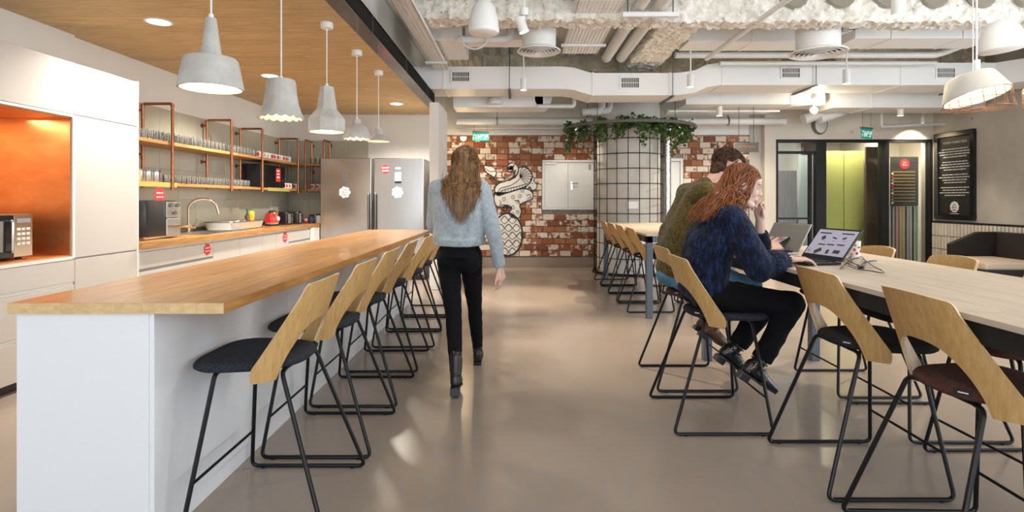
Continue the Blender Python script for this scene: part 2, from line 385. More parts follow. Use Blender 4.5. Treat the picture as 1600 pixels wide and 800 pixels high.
def remesh(mb, name, m, voxel=.008, smooth=4, parent=None, disp=None, sfac=.5):
    """union of overlapping closed shapes as one continuous surface"""
    me = mb.mesh(name + '_src', m)
    o = bpy.data.objects.new('tmp', me); COL.objects.link(o)
    md = o.modifiers.new('r', 'REMESH'); md.mode = 'VOXEL'; md.voxel_size = voxel; md.use_smooth_shade = True
    if smooth: sm = o.modifiers.new('s', 'SMOOTH'); sm.iterations = smooth; sm.factor = sfac
    bpy.context.view_layer.update()
    me2 = bpy.data.meshes.new_from_object(o.evaluated_get(bpy.context.evaluated_depsgraph_get())); bpy.data.objects.remove(o); bpy.data.meshes.remove(me)
    me2.name = name
    if disp:
        nv = [v.normal.copy() for v in me2.vertices]
        for v, nn in zip(me2.vertices, nv): v.co = v.co + nn * disp(v.co)
    me2.materials.clear(); me2.materials.append(M[m])
    me2.polygons.foreach_set('use_smooth', [True] * len(me2.polygons))
    r = bpy.data.objects.new(name, me2); COL.objects.link(r)
    if parent: r.parent = parent
    return r
FX = 850.0
def P(x, y, d): return Vector(((x - 808) * d / FX, d, 1.34 - (y - 312) * d / FX))
# ================================================================== ROOM SHELL
XL, XR, YB, YK, YN = -4.1, 8.2, 10.84, 9.75, -2.8
S('floor', B(XL - .2, YN, -.1, 9.2, 13.2, 0), 'floor')
S('wall_left', B(XL - .15, YN, 0, XL, YK + .15, 4.2), 'white_wall')
S('wall_kitchen', B(XL, YK, 0, -1.31, YK + .12, 4.2), 'white_wall')
S('wall_passage', B(-2.5, YK + .12, 0, -2.4, YB + .2, 4.2), 'white_wall')
S('wall_bulkhead_upper', B(-1.72, .4, 2.91, -1.64, YK, 3.86), 'white_wall')
S('wall_pillar', B(-1.305, 8.1, 0, -1.17, 9.1, 2.79), 'white_wall', bevel=.004)
# main ceiling deck: corrugated steel, one long rib after another
def deck(x0, x1, y0, y1, z, pitch=.2, h=.06):
    poly = [(x0, z + .12)]
    n = int((x1 - x0) / pitch)
    for i in range(n):
        a = x0 + i * pitch
        poly += [(a, z + h), (a + pitch * .18, z), (a + pitch * .52, z), (a + pitch * .7, z + h)]
    poly += [(x1, z + h), (x1, z + .12)]
    return MB().prism(poly, 'y', y0, y1)
S('ceiling_deck', deck(-4.3, 2.0, YN, 11, 3.80), 'deck')
S('ceiling_deck_side', deck(2.0, 8.4, YN, 11, 4.0, .28, .1), 'foam')
# kitchen ceiling of oak boards, each board a part
ck = S('ceiling', B(XL, -.5, 2.875, -1.45, YK, 2.90), 'ceiling_oak')
bw = .205; rows = int((YK - 1.2) / bw)
for i in range(rows):
    y0 = 1.2 + i * bw; xs = [XL, XL + .5 + random.random() * 1.6, -1.45]
    for a, b in zip(xs, xs[1:]):
        cx, cy = (a + b) / 2, y0 + bw / 2
        inst(MB().cbox((0, 0, 0), (b - a - .0015, bw - .0015, .03)).mesh('ceiling_board', 'ceiling_oak'), 'ceiling_board', (cx, cy, 2.86), ck)
# black edge beam along the kitchen ceiling
eb = S('trim_1', B(-1.45, .4, 2.845, -1.31, 8.6, 2.86), 'beam_gloss')
B(-1.325, .4, 2.86, -1.305, 8.6, 3.0).build('beam_web', 'beam_black', eb)
B(-1.60, .4, 2.99, -1.305, 8.6, 3.01).build('beam_flange', 'beam_black', eb)
for y in (1.9, 3.4, 4.9, 6.4, 7.9): B(-1.304, y, 2.84, -1.3, y + .006, 3.0).build('beam_joint', 'dark_steel', eb)

# brick wall with single bricks
wb = S('wall_back', B(-2.4, YB + .02, 0, 5.0, YB + .2, 4.2), 'mortar')
B(-2.4, YB - .01, 2.63, 4.75, YB + .02, 4.2).build('upper_band', 'white_wall', wb)
CAB = (.50, 1.57, 1.14, 2.13)          # steel cabinet in the wall
DOOR = (2.45, 3.30, 0, 2.16)
bl, bh, jt = .215, .108, .012
bricks = []
row = 0; z = .215
while z + bh < 2.635:
    x = -1.65 + (.0 if row % 2 else -.113) 
    while x < 4.62:
        L_ = bl * (random.choice([1, 1, 1, .98, 1.02, .52]) if random.random() < .5 else 1)
        a, b = max(x, -1.65), min(x + L_, 4.62)
        if b - a > .03:
            out = not (b > CAB[0] and a < CAB[1] and z + bh > CAB[2] and z < CAB[3]) and not (b > DOOR[0] and a < DOOR[1] and z < DOOR[3])
            if not out:      # cut to fit beside the openings
                for (q0, q1, q2, q3) in (CAB, DOOR):
                    if b > q0 and a < q1 and z + bh > q2 and z < q3:
                        if a < q0 - .03: bricks.append((a, q0 - .012, z))
                        if b > q1 + .03: bricks.append((q1 + .012, b, z))
            else: bricks.append((a, b, z))
        x += L_ + jt
    z += bh + jt; row += 1
def seen(q):
    x = (q[0] + q[1]) / 2
    if x < -1.25: return 9
    if 1.55 < x < 2.62: return 5           # behind the column
    if x > 4.5: return 3
    return abs(x - .3) * .1 + (0 if x < 1.55 else .4) + (1.2 if x < -.5 and q[2] < 1.5 else 0) + random.random() * .05
bricks.sort(key=seen)
stuffb = MB()
for i, (a, b, z) in enumerate(bricks):
    p = random.uniform(.018, .032)
    if i < 300:
        me = MB().cbox((0, 0, 0), (b - a, .06, bh)).mesh('brick', 'brick', bevel=.006, seg=1)
        inst(me, 'brick', ((a + b) / 2, YB + .04 - p, z + bh / 2), wb, rot=(random.uniform(-.01, .01), random.uniform(-.008, .008), random.uniform(-.02, .02)))
    else: stuffb.cbox(((a + b) / 2, YB + .04 - p, z + bh / 2), (b - a, .06, bh))
stuffb.build('far_bricks', 'brick', wb, kind='stuff', bevel=.006, seg=1)
S('baseboard_back', B(-2.4, YB - .03, 0, 4.62, YB + .02, .185), 'skirting', bevel=.008)

# right-hand white and grey wall pieces, glazed front, concrete wall
S('wall_niche', B(4.62, YB - .02, 0, 4.88, YB + .2, 4.2), 'grey_wall')
gw = S('wall_glazed', B(4.88, YB - .12, 0, 5.10, YB + .2, 2.53), 'cream_wall')
B(4.88, YB - .12, 2.53, XR, YB + .2, 4.2).build('upper_wall', 'cream_wall', gw)
cwall = S('wall_right', B(XR, 5.6, 0, XR + .2, YB + .2, 4.2), 'concrete')
for i, (y, z) in enumerate([(7.0, 1.5), (8.4, 1.5), (9.8, 1.5), (7.0, 2.8), (8.4, 2.8), (9.8, 2.8)]):
    MB().cyl((XR - .001, y, z), (XR + .01, y, z), .014, n=10).build('tie_hole', 'grille_dark', cwall)
B(XR - .02, 5.6, 0, XR, YB - .12, .90).build('tile_backing', 'tile_joint', cwall)
B(XR - .035, 5.6, .90, XR, YB - .12, .925).build('tile_cap', 'black_frame', cwall)
tm = MB().cbox((0, 0, 0), (.02, .060, .240)).mesh('tile', 'wall_tile', bevel=.006, seg=1)
rest = MB()
nrow = 0
for r_ in range(4):
    zc = .90 - .008 - (r_ + .5) * .252
    if zc < .1: zc = .07
    for j in range(68):
        y = YB - .16 - j * .0765
        if y < 5.7: break
        if j < 62 and r_ < 4: inst(tm, 'tile', (XR - .026 + random.uniform(-.002, .002), y, zc), cwall)
        else: rest.cbox((XR - .026, y, zc), (.02, .060, .240))
rest.build('near_tiles', 'wall_tile', cwall, kind='stuff')
sk = T('wall_socket', 'small white double power socket set into the narrow white tiles by the sofa', 'socket', (XR - .036, 9.72, .40))
MB().cbox((0, 0, 0), (.012, .15, .085)).build('cover_plate', 'white_metal', sk, bevel=.003)
for s in (-.034, .034): MB().cyl((-.007, s, 0), (-.0055, s, 0), .02, n=14).build('outlet', 'grey_print', sk)

# ------------------------------------------------------------------ glazed front with black frames
zt = 2.53
xs = [(5.10, 5.15), (5.90, 6.10), (7.19, 7.34), (8.14, 8.2)]
gf = S('window_1', B(5.10, YB - .10, zt - .06, XR, YB, zt), 'black_frame')
for a, b in xs: B(a, YB - .11, 0, b, YB + .01, zt - .06).build('frame', 'black_frame', gf)
B(5.10, YB - .1, 0, XR, YB, .05).build('sill', 'black_frame', gf)
B(5.15, YB - .09, 2.25, 5.90, YB - .01, 2.30).build('transom', 'black_frame', gf)
B(5.78, YB - .09, .05, 5.83, YB - .01, 2.25).build('door_stile', 'black_frame', gf)
B(5.15, YB - .09, .95, 5.78, YB - .02, .985).build('rail', 'black_frame', gf)
for a, b in ((5.15, 5.90), (6.10, 7.19), (7.34, 8.14)): B(a, YB - .055, .05, b, YB - .045, zt - .06).build('pane', 'glass_clear', gf)
# corridor behind the glass
S('wall_corridor', B(4.9, 12.6, 0, 9.0, 12.75, 3.2), 'cream_wall')
S('wall_corridor_left', B(4.85, YB + .2, 0, 4.95, 12.6, 3.2), 'cream_wall')
S('wall_corridor_right', B(8.85, YB + .2, 0, 9.0, 12.6, 3.2), 'cream_wall')
S('ceiling_corridor', B(4.85, YB + .2, 2.72, 9.0, 12.75, 2.8), 'cream_wall')
S('wall_corridor_partition', B(7.47, 11.25, 0, 7.53, 12.6, 2.72), 'cream_wall')
S('wall_corridor_screen', B(6.42, 11.62, 0, 6.46, 12.3, 2.72), 'dark_wood')
def vpan(x0, x1, y, z0, z1, m, nm, root, th=.04, bev=.004): return B(x0, y, z0, x1, y + th, z1).build(nm, m, root, w=True, bevel=bev)
t = T('felt_screen', 'lime green felt double panel behind the middle glass pane', 'panel', (6.9, 11.5, 0))
vpan(6.49, 6.90, 11.5, .05, 2.37, 'lime_felt', 'panel', t); vpan(6.915, 7.33, 11.5, .05, 2.37, 'lime_felt', 'panel', t)
B(6.49, 11.56, .0, 7.33, 11.60, 2.30).build('back_frame', 'black_frame', t, w=True)
t = T('brown_door', 'flat brown door leaf standing right of the lime green panel', 'door', (7.3, 11.3, 0))
B(7.40, 11.145, .01, 7.455, 11.49, 2.42).build('leaf', 'brown_wood', t, w=True, bevel=.003)
vpan(7.12, 7.455, 11.1, .01, 2.42, 'brown_wood', 'edge_panel', t)
MB().tube(fillet([(7.36, 11.10, 1.05), (7.36, 11.05, 1.05), (7.36, 11.05, 1.25), (7.36, 11.10, 1.25)], .02), .01).build('pull_handle', 'chrome', t, w=True)
t = T('wood_cupboard', 'tall dark wood cupboard behind the left glass pane', 'cupboard', (5.9, 12, 0))
vpan(5.60, 5.885, 12.0, .05, 1.98, 'dark_wood', 'door', t); vpan(5.895, 6.17, 12.0, .05, 1.98, 'dark_wood', 'door', t)
B(5.60, 12.045, 0, 6.17, 12.5, 1.98).build('body', 'dark_wood', t, w=True)
t = T('frosted_screen', 'pale frosted glass panel beside the dark wood cupboard', 'panel', (6.2, 11.8, 0))
vpan(6.05, 6.40, 11.7, .05, 2.3, 'frosted', 'glass_panel', t, .012, .002); B(6.03, 11.695, 0, 6.41, 11.73, .05).build('foot_rail', 'black_frame', t, w=True)
lamp('corridor_light', 'AREA', (6.9, 11.3, 2.68), 17, (1, .92, .78), .9, .3)
lamp('corridor_light', 'AREA', (5.5, 11.5, 2.68), 10, (1, .93, .82), .5, .5)
lamp('corridor_light', 'AREA', (8.0, 11.2, 2.68), 34, (1, .88, .7), .8, .4)
t = T('menu_board', 'dark brown chart board with orange lines behind the right glass pane', 'board', (7.75, 11.3, 0))
k = 850 / 11.3
def mp(x, y): return ((x - 808) / k, 1.34 - (y - 312) / k)
x0, z1 = mp(1392, 245); x1, z0 = mp(1435, 322)
B(x0, 11.3, z0, x1, 11.33, z1).build('board', 'menu_brown', t, w=True)
for i in range(10):
    zz = z1 - .32 - i * (z1 - z0 - .38) / 9.5
    B(x0 + .03, 11.294, zz, x1 - .07, 11.3, zz + .014).build('line', 'menu_line', t, w=True)
    B(x0 + .012, 11.293, zz - .045, x0 + .05, 11.3, zz - .012).build('mark', ['white_print', 'red_print', 'grey_print'][i % 3], t, w=True)
def badge(r, c, m, parent, th=.003, axis='y', seed=1, lobes=9, amp=.09, name='badge', lo=None):
    rnd = random.Random(seed); ph = rnd.random() * 6; poly = []
    for i in range(72):
        a = 2 * PI * i / 72; q = r * (1 + amp * abs(math.sin(lobes * a / 2 + ph)) - amp * .5)
        poly.append((q * math.cos(a), q * math.sin(a)))
    c = Vector(c) - root_loc(parent)
    if axis == 'y': mb = MB().prism([(c.x + p[0], c.z + p[1]) for p in poly], 'y', c.y - th, c.y)
    else: mb = MB().prism([(c.y + p[0], c.z + p[1]) for p in poly], 'x', c.x, c.x + th)
    return mb.build(name, m, parent)
RY = (PI / 2, 0, 0); RX = (PI / 2, 0, PI / 2)
b_ = badge(.1, ((x0 + x1) / 2, 11.3, z1 - .15), 'red_print', t, axis='y', name='emblem')
text('The', .05, ((x0 + x1) / 2, 11.295, z1 - .115), RY, 'white_print', t); text('Bru', .07, ((x0 + x1) / 2, 11.295, z1 - .165), RY, 'white_print', t)
B(x0, 11.331, 0, x1, 11.345, z1).build('backing_board', 'cream_wall', t, w=True)
t = T('stripe_panel', 'vertical stripes of coloured timber below the brown chart board', 'wall panel', (7.75, 11.34, 0))
x0, _ = mp(1392, 0); x1, _ = mp(1436, 0); cols = ['navy', 'rust', 'coral', 'yellow', 'umber', 'grey', 'ink', 'green']
B(x0, 11.327, 0, x1, 11.33, z0 - .005).build('backing', 'cream_wall', t, w=True)
for i, c in enumerate(cols):
    a = x0 + (x1 - x0) * (i + .15) / 8
    B(a, 11.305, .0, a + .03, 11.327, z0 - .006).build('stripe', 'stripe_' + c, t, w=True)
for i in range(9):
    a = x0 + (x1 - x0) * i / 8 - .012
    B(a, 11.315, .0, a + .022, 11.327, z0 - .006).build('stripe', 'cream_wall', t, w=True)

# poster on the concrete wall
yk = lambda x: XR * 850 / (x - 808)
ya, yb_ = yk(1464), yk(1526)
t = T('framed_poster', 'tall black framed poster with white lettering on the concrete wall', 'poster', (XR - .02, (ya + yb_) / 2, 1.0))
z0, z1 = 1.34 - (342 - 312) / 79.9, 1.34 + (312 - 209.5) / 80.5
f = MB(); fw = .085
for a in ((yb_, z0, ya, z0 + fw), (yb_, z1 - fw, ya, z1), (yb_, z0 + fw, yb_ + fw, z1 - fw), (ya - fw, z0 + fw, ya, z1 - fw)): f.box(XR - .06, a[0], a[1], XR - .001, a[2], a[3])
f.build('frame', 'frame_gloss', t, w=True, bevel=.008)
B(XR - .025, yb_ + fw, z0 + fw, XR - .002, ya - fw, z1 - fw).build('print', 'poster_black', t, w=True)
yc = (ya + yb_) / 2; ROTP = (PI / 2, 0, -PI / 2)
text('WE BREW CONNECT EDGE', .060, (XR - .027, yc, z1 - .20), ROTP, 'white_print', t, sx=.74)
zz = z1 - .33
rl = random.Random(3)
for para in range(4):
    for ln in range(4):
        wd = rl.uniform(.55, .78) * (.75 if ln == 3 else 1); u = yc + wd / 2
        mb = MB()
        while u > yc - wd / 2 + .02:
            l_ = min(rl.uniform(.03, .10), u - (yc - wd / 2)); mb.box(XR - .0265, u - l_, zz, XR - .025, u, zz + .016); u -= l_ + .014
        mb.build('text_line', 'white_print', t, w=True); zz -= .049
    zz -= .045
badge(.10, (XR - .029, yc, z0 + .24), 'white_print', t, axis='x', name='emblem')
text('The', .05, (XR - .031, yc, z0 + .28), ROTP, 'poster_black', t); text('Bru', .07, (XR - .031, yc, z0 + .235), ROTP, 'poster_black', t); text('Office', .05, (XR - .031, yc, z0 + .18), ROTP, 'poster_black', t)
MB().box(XR - .0265, yc - .1, z0 + .11, XR - .025, yc + .1, z0 + .12).build('text_line', 'white_print', t, w=True)

# steel cabinet doors and white door in the brick wall
t = T('wall_cabinet', 'white steel double-door cabinet recessed into the brick wall', 'cabinet', ((CAB[0] + CAB[1]) / 2, YB, CAB[2]))
f = MB(); a0, a1, c0, c1 = CAB; q = .045
for a in ((a0, c0, a1, c0 + q), (a0, c1 - q, a1, c1), (a0, c0 + q, a0 + q, c1 - q), (a1 - q, c0 + q, a1, c1 - q)): f.box(a[0], YB - .03, a[1], a[2], YB + .018, a[3])
f.build('frame', 'door_white', t, w=True, bevel=.004)
mx_ = (a0 + a1) / 2 - .02
for a, b in ((a0 + q + .003, mx_ - .002), (mx_ + .002, a1 - q - .003)): B(a, YB - .015, c0 + q + .003, b, YB + .005, c1 - q - .003).build('door', 'door_white', t, w=True, bevel=.003)
B(mx_ + .05, YB - .022, 1.53, mx_ + .09, YB - .015, 1.70).build('lock_plate', 'chrome', t, w=True, bevel=.004)
MB().tube(fillet([(mx_ + .07, YB - .02, 1.66), (mx_ + .07, YB - .06, 1.66), (mx_ + .19, YB - .06, 1.66)], .015), .009).build('lever_handle', 'dark_steel', t, w=True, smooth=True)
B(a0 + .07, YB - .035, c1 - .085, a0 + .27, YB - .016, c1 - .055).build('door_closer', 'white_metal', t, w=True)
B(a1 - .15, YB - .017, c1 - .2, a1 - .1, YB - .015, c1 - .08).build('notice', 'grey_print', t, w=True)
t = S('door_1', B(DOOR[0] + .06, YB - .01, .02, DOOR[1] - .06, YB + .015, DOOR[3] - .06), 'door_white', bevel=.003)
f = MB()
for a in ((DOOR[0], 0, DOOR[0] + .055, DOOR[3]), (DOOR[1] - .055, 0, DOOR[1], DOOR[3]), (DOOR[0] + .055, DOOR[3] - .055, DOOR[1] - .055, DOOR[3])): f.box(a[0], YB - .035, a[1], a[2], YB + .018, a[3])
f.build('door_frame', 'door_white', t, bevel=.004)
MB().tube(fillet([(3.18, YB - .01, 1.05), (3.18, YB - .06, 1.05), (3.06, YB - .06, 1.05)], .015), .01).build('door_handle', 'chrome', t, smooth=True)

# mural painted on the bricks
t = T('wall_mural', 'black and white painted winged lion with scaled round tail on the brick wall', 'mural', (0, YB, .9))
def mc(p): x = 740 + p[0] / 4.708; y = 240 + p[1] / 4.708; kk = 850 / (YB - .03); return ((x - 808) / kk, 1.34 - (y - 312) / kk)
yf = YB - .026
def fill(pts):
    q = [mc(p) for p in pts]; return MB().prism(q, 'y', yf - .006, yf).build('white_paint', 'paint_white', t, w=True)
strokes = MB()
def stroke(pts, wd=.017, sp=True):
    q = [Vector((mc(p)[0], yf - .007, mc(p)[1])) for p in pts]
    q = spline(q, 5) if sp and len(q) > 2 else q
    n = len(q); L_, R_ = [], []
    for i in range(n):
        d = (q[min(i + 1, n - 1)] - q[max(i - 1, 0)]); d.y = 0; d.normalize(); o = Vector((-d.z, 0, d.x)) * wd * .5 * (.75 if i in (0, n - 1) else 1)
        L_.append(q[i] + o); R_.append(q[i] - o)
    vs = [p for pair in zip(L_, R_) for p in pair]; vs2 = [Vector((p.x, p.y - .003, p.z)) for p in vs]; m_ = len(vs)
    fs = []
    for i in range(n - 1):
        a = 2 * i; fs += [(a, a + 1, a + 3, a + 2), (m_ + a + 2, m_ + a + 3, m_ + a + 1, m_ + a), (a, a + 2, m_ + a + 2, m_ + a), (a + 3, a + 1, m_ + a + 1, m_ + a + 3)]
    fs += [(1, 0, m_, m_ + 1), (m_ - 2, m_ - 1, 2 * m_ - 1, 2 * m_ - 2)]
    strokes.add(vs + vs2, fs)
wing = [(330, 105), (370, 98), (410, 120), (430, 160), (420, 205), (385, 240), (320, 265), (240, 290), (185, 308), (160, 290), (155, 260), (180, 222), (240, 200), (290, 180), (325, 140)]
body = [(160, 285), (150, 330), (165, 380), (200, 395), (245, 378), (280, 400), (262, 440), (285, 468), (335, 470), (350, 420), (340, 378), (400, 345), (435, 330), (432, 288), (395, 262), (330, 262), (250, 285)]
tuft = [(75, 85), (85, 125), (112, 150), (150, 172), (166, 150), (160, 118), (135, 95), (100, 90)]
curl = [(250, 122), (262, 132), (286, 124), (290, 105), (276, 92), (255, 100), (247, 118), (250, 92), (275, 70), (305, 75), (328, 105), (325, 145), (300, 182), (262, 203), (275, 185), (300, 160), (310, 120)]
ball = [(250 + 108 * math.cos(a * PI / 20), 595 + 156 * math.sin(a * PI / 20)) for a in range(40)]
face = [(420, 190), (432, 172), (448, 180), (442, 200), (466, 232), (456, 262), (430, 268), (415, 250), (395, 262), (385, 245), (415, 215)]
for q in (wing, body, tuft, curl, ball, face): fill(q)
stroke(wing + wing[:1], .022); stroke(body + body[:1], .018); stroke(tuft + tuft[:1], .016); stroke(ball + ball[:1], .030); stroke(face + face[:1], .016)
stroke(curl[:13], .016); stroke(curl[13:], .014)
for i in range(8):
    a = 80 - i * 19; r1_ = 98
    stroke([(338, 168), (338 + 45 * math.cos(R(a)), 168 - 40 * math.sin(R(a))), (338 + r1_ * math.cos(R(a - 6)), 168 - 72 * math.sin(R(a - 6)))], .012)
stroke([(188, 302), (205, 275), (260, 256), (330, 240), (400, 218)], .014); stroke([(178, 290), (200, 255), (270, 235), (330, 195), (345, 160)], .012)
for i in range(9):
    x_ = 205 + i * 21; stroke([(x_, 298 - i * 5), (x_ + 8, 284 - i * 5), (x_ + 6, 272 - i * 5)], .010)
stroke([(85, 108), (120, 132), (162, 128)], .012); stroke([(108, 160), (140, 205), (175, 225)], .012); stroke([(128, 155), (160, 195), (205, 205)], .012); stroke([(118, 165), (150, 190), (190, 215)], .01)
stroke([(188, 388), (225, 376), (246, 396), (236, 420), (208, 412)], .016); stroke([(345, 415), (370, 402), (386, 425), (374, 440)], .016)
stroke([(300, 345), (330, 350), (345, 380)], .014); stroke([(190, 340), (200, 365), (188, 380)], .012); stroke([(390, 310), (410, 300), (425, 320)], .012)
stroke([(395, 335), (415, 322), (432, 332)], .012); stroke([(425, 215), (440, 222)], .014); stroke([(398, 258), (412, 240), (425, 262)], .012)
for cx, cy in ((222, 335), (290, 320), (340, 312), (325, 355), (290, 395), (325, 432), (358, 272), (288, 445)):
    stroke([(cx + 11 * math.cos(a), cy + 13 * math.sin(a)) for a in [i * PI / 4 for i in range(9)]], .008); stroke([(cx - 4, cy), (cx + 4, cy)], .010, False)
for rr in range(5):
    y_ = 475 + rr * 58
    for c in range(4):
        x_ = 170 + c * 58 + (29 if rr % 2 else 0)
        if (x_ - 250) ** 2 / 90 ** 2 + (y_ - 595) ** 2 / 140 ** 2 < 1.15:
            xa, xb = max(x_ - 30, 150), min(x_ + 30, 350)
            stroke([(xa, y_ + 18), (x_, y_ - 14), (xb, y_ + 18)], .015); stroke([(x_ - 28, y_ + 20), (x_, y_ + 40), (x_ + 28, y_ + 18)], .010)
strokes.build('black_paint', 'paint_black', t, w=True)

# ================================================================== COLUMN, WIRE CAGE, PLANTER RING
CX, CY = 2.06, 10.08
S('wall_column', MB().lathe([(.57, 0), (.57, 4.1)], 48, (CX, CY, 0), cap=True), 'concrete_column', smooth=True)
col = bpy.data.objects['wall_column']
MB().lathe([(.574, .02), (.574, .90), (.57, .905)], 48, (CX, CY, 0)).build('white_base_paint', 'column_white', col, smooth=True)
t = T('wire_cage', 'black wire grid cage standing around the round concrete column', 'cage', (CX, CY, 0))
cr_ = .64; hts = [.02, .30, .565, .83, 1.095, 1.36, 1.625, 1.89, 2.155, 2.42, 2.62]
for h in hts: MB().tube([(cr_ * math.cos(i * 2 * PI / 40), cr_ * math.sin(i * 2 * PI / 40), h) for i in range(40)], .008 if h > .1 else .03, 5, closed=True).build('hoop', 'black_metal', t)
nb = 20
for i in range(nb):
    a = 2 * PI * (i + .35) / nb; x, y = math.cos(a) * (cr_ - .012), math.sin(a) * (cr_ - .012)
    MB().cyl((x, y, 0), (x, y, 2.62), .007, n=5).build('upright', 'black_metal', t)
t = T('column_notice', 'small white notice sheet fixed on the round column', 'sign', (CX, CY, 0))
aa = R(-94)
Rm = Matrix.Rotation(aa + PI / 2, 3, 'Z')
MB().cbox((math.cos(aa) * .585, math.sin(aa) * .585, 1.245), (.19, .012, .13), Rm).build('sheet', 'white_print', t, bevel=.002)
t = T('planter_ring', 'dark round wire shelf ring around the column top carrying ivy', 'plant shelf', (CX, CY, 2.64))
for rr, q in ((1.19, .028), (.95, .01), (.70, .014)): MB().tube([(rr * math.cos(i * 2 * PI / 56), rr * math.sin(i * 2 * PI / 56), 0) for i in range(56)], q, 6, closed=True).build('rim', 'sign_grey', t, smooth=True)
for i in range(40):
    a = 2 * PI * i / 40; MB().cyl((math.cos(a) * .69, math.sin(a) * .69, 0), (math.cos(a) * 1.19, math.sin(a) * 1.19, 0), .005, n=4).build('spoke', 'sign_grey', t)
for i in range(4):
    a = 2 * PI * (i + .5) / 4; MB().cyl((math.cos(a) * .95, math.sin(a) * .95, 0), (math.cos(a) * .95, math.sin(a) * .95, 1.3), .006, n=5).build('hanger_rod', 'sign_grey', t)
def ivy(i, ang, rr, drop, n, up=.08, spread=.16, lab=''):
    bx, by = CX + math.cos(ang) * rr, CY + math.sin(ang) * rr
    g = T('trailing_ivy', lab, 'plant', (bx, by, 2.66), group='ivy plants on the column ring')
    rn = random.Random(i * 13 + 5); st = MB(); lf = MB()
    for k_ in range(n):
        a = rn.random() * 2 * PI; d_ = rn.random() * spread; dr = drop * rn.uniform(.35, 1)
        o = Vector((math.cos(a) * d_ * .3, math.sin(a) * d_ * .3, 0)); e = Vector((math.cos(a) * d_, math.sin(a) * d_, 0))
        path = spline([o, o + Vector((e.x * .6, e.y * .6, up * rn.random())), e + Vector((0, 0, -.06)), e + Vector((rn.uniform(-.05, .05), rn.uniform(-.05, .05), -dr * .6)), e + Vector((rn.uniform(-.07, .07), rn.uniform(-.07, .07), -dr))], 6)
        st.tube(path, .003, 4)
        for q in path:
            for _ in range(2):
                c = q + Vector((rn.gauss(0, .022), rn.gauss(0, .022), rn.gauss(0, .022))); s_ = rn.uniform(.026, .052)
                m_ = Euler((rn.uniform(-1, 1), rn.uniform(-1, 1), rn.random() * 6.28)).to_matrix()
                pts = [(0, 0, 0), (.55, .35, .12), (.5, .9, 0), (0, 1.25, -.15), (-.5, .9, 0), (-.55, .35, .12), (0, .6, -.08)]
                lf.add([c + m_ @ (Vector(p) * s_) for p in pts], [(0, 1, 6), (1, 2, 6), (2, 3, 6), (3, 4, 6), (4, 5, 6), (5, 0, 6)])
    st.build('stems', 'stem', g, kind='stuff'); lf.build('foliage', 'leaf', g, kind='stuff')
ivl = [(-168, 1.08, .50, 10, 'ivy hanging long from the left end of the dark ring'), (-150, 1.0, .34, 8, 'ivy tuft second from the left end of the dark ring'), (-128, 1.0, .42, 9, 'ivy trailing in front of the column left edge'),
       (-108, .95, .32, 8, 'short ivy above the column front, left of middle'), (-90, .95, .5, 8, 'ivy trailing down the middle of the column front'), (-72, .98, .30, 8, 'short ivy above the column front, right of middle'), (-50, .95, .52, 10, 'ivy trailing past the column right edge'),
       (-30, 1.0, .45, 9, 'ivy hanging just right of the column'), (-10, 1.05, .36, 9, 'ivy hanging at the right end of the dark ring'), (-78, .8, .05, 10, 'ivy bush standing up behind the ring front edge'), (-100, .8, .05, 9, 'upright ivy clump behind the ring, left of the column middle')]
for i, (a, rr, dr, n, lab) in enumerate(ivl): ivy(i, R(a), rr, dr, max(4, int(n * .7)), .12 if dr < .1 else .06, .22 if dr < .1 else .15, lab)
t = T('foil_pipe', 'crinkled silver foil pipe standing right of the column', 'pipe', (2.93, 10.62, 0))
MB().cyl((0, 0, 0), (0, 0, 2.6), .075, n=20).build('pipe', 'foil', t, smooth=True)
for z in (.6, 1.4, 2.2): MB().cyl((0, 0, z), (0, 0, z + .03), .082, n=20).build('clamp', 'chrome', t, smooth=True)
# ================================================================== KITCHEN, LEFT WALL
XK = -3.465
def sticker(c, t_, axis='x', r=.06, seed=1, lines=2, m='red_print', name='emblem'):
    badge(r, c, m, t_, axis=axis, seed=seed, name=name, lobes=7, amp=.24, th=.002)
    for i in range(lines):
        z = c[2] + r * .25 - i * r * .55
        for j in (-1, 0, 1):
            w_ = r * .16
            if axis == 'x': B(c[0] + .002, c[1] + j * r * .5 - w_, z - r * .09, c[0] + .003, c[1] + j * r * .5 + w_, z + r * .09).build('letter_mark', 'white_print', t_, w=True)
            else: B(c[0] + j * r * .5 - w_, c[1] - .003, z - r * .09, c[0] + j * r * .5 + w_, c[1] - .002, z + r * .09).build('letter_mark', 'white_print', t_, w=True)
def front(t_, y0, y1, z0, z1, nm='door', m='cabinet_white'): return B(XK - .02, y0 + .0025, z0, XK, y1 - .0025, z1).build(nm, m, t_, w=True, bevel=.002)
# niche unit with copper lining and microwave
y0, y1 = 2.6, 4.263
t = T('tall_cabinet', 'white tall cabinet wall with the open copper niche', 'cabinet', (XL + .3, (y0 + y1) / 2, 0))
f = MB(); f.box(XL + .005, y0, .07, XK - .022, y1, .90); f.box(XL + .005, y0, 2.0, XK - .022, y1, 2.41); f.box(XL + .005, y0, .90, XL + .03, y1, 2.0); f.box(XL + .03, y0, .90, XK - .022, y0 + .02, 2.0); f.box(XL + .03, y1 - .02, .90, XK - .022, y1, 2.0)
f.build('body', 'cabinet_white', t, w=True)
B(XL + .02, y0, 0, XK - .06, y1, .07).build('plinth', 'black_plastic', t, w=True)
ym = 3.42
for a, b in ((y0, ym), (ym, y1)):
    front(t, a, b, 2.008, 2.41); front(t, a, b, .70, .872, 'drawer'); front(t, a, b, .375, .672, 'drawer'); front(t, a, b, .075, .347, 'drawer')
    for z in (.672, .347): B(XK - .019, a + .003, z + .001, XK - .012, b - .003, z + .026).build('finger_groove', 'white_metal', t, w=True)
B(XK - .02, y1 - .022, .885, XK + .002, y1, 2.004).build('edge_strip', 'white_metal', t, w=True)
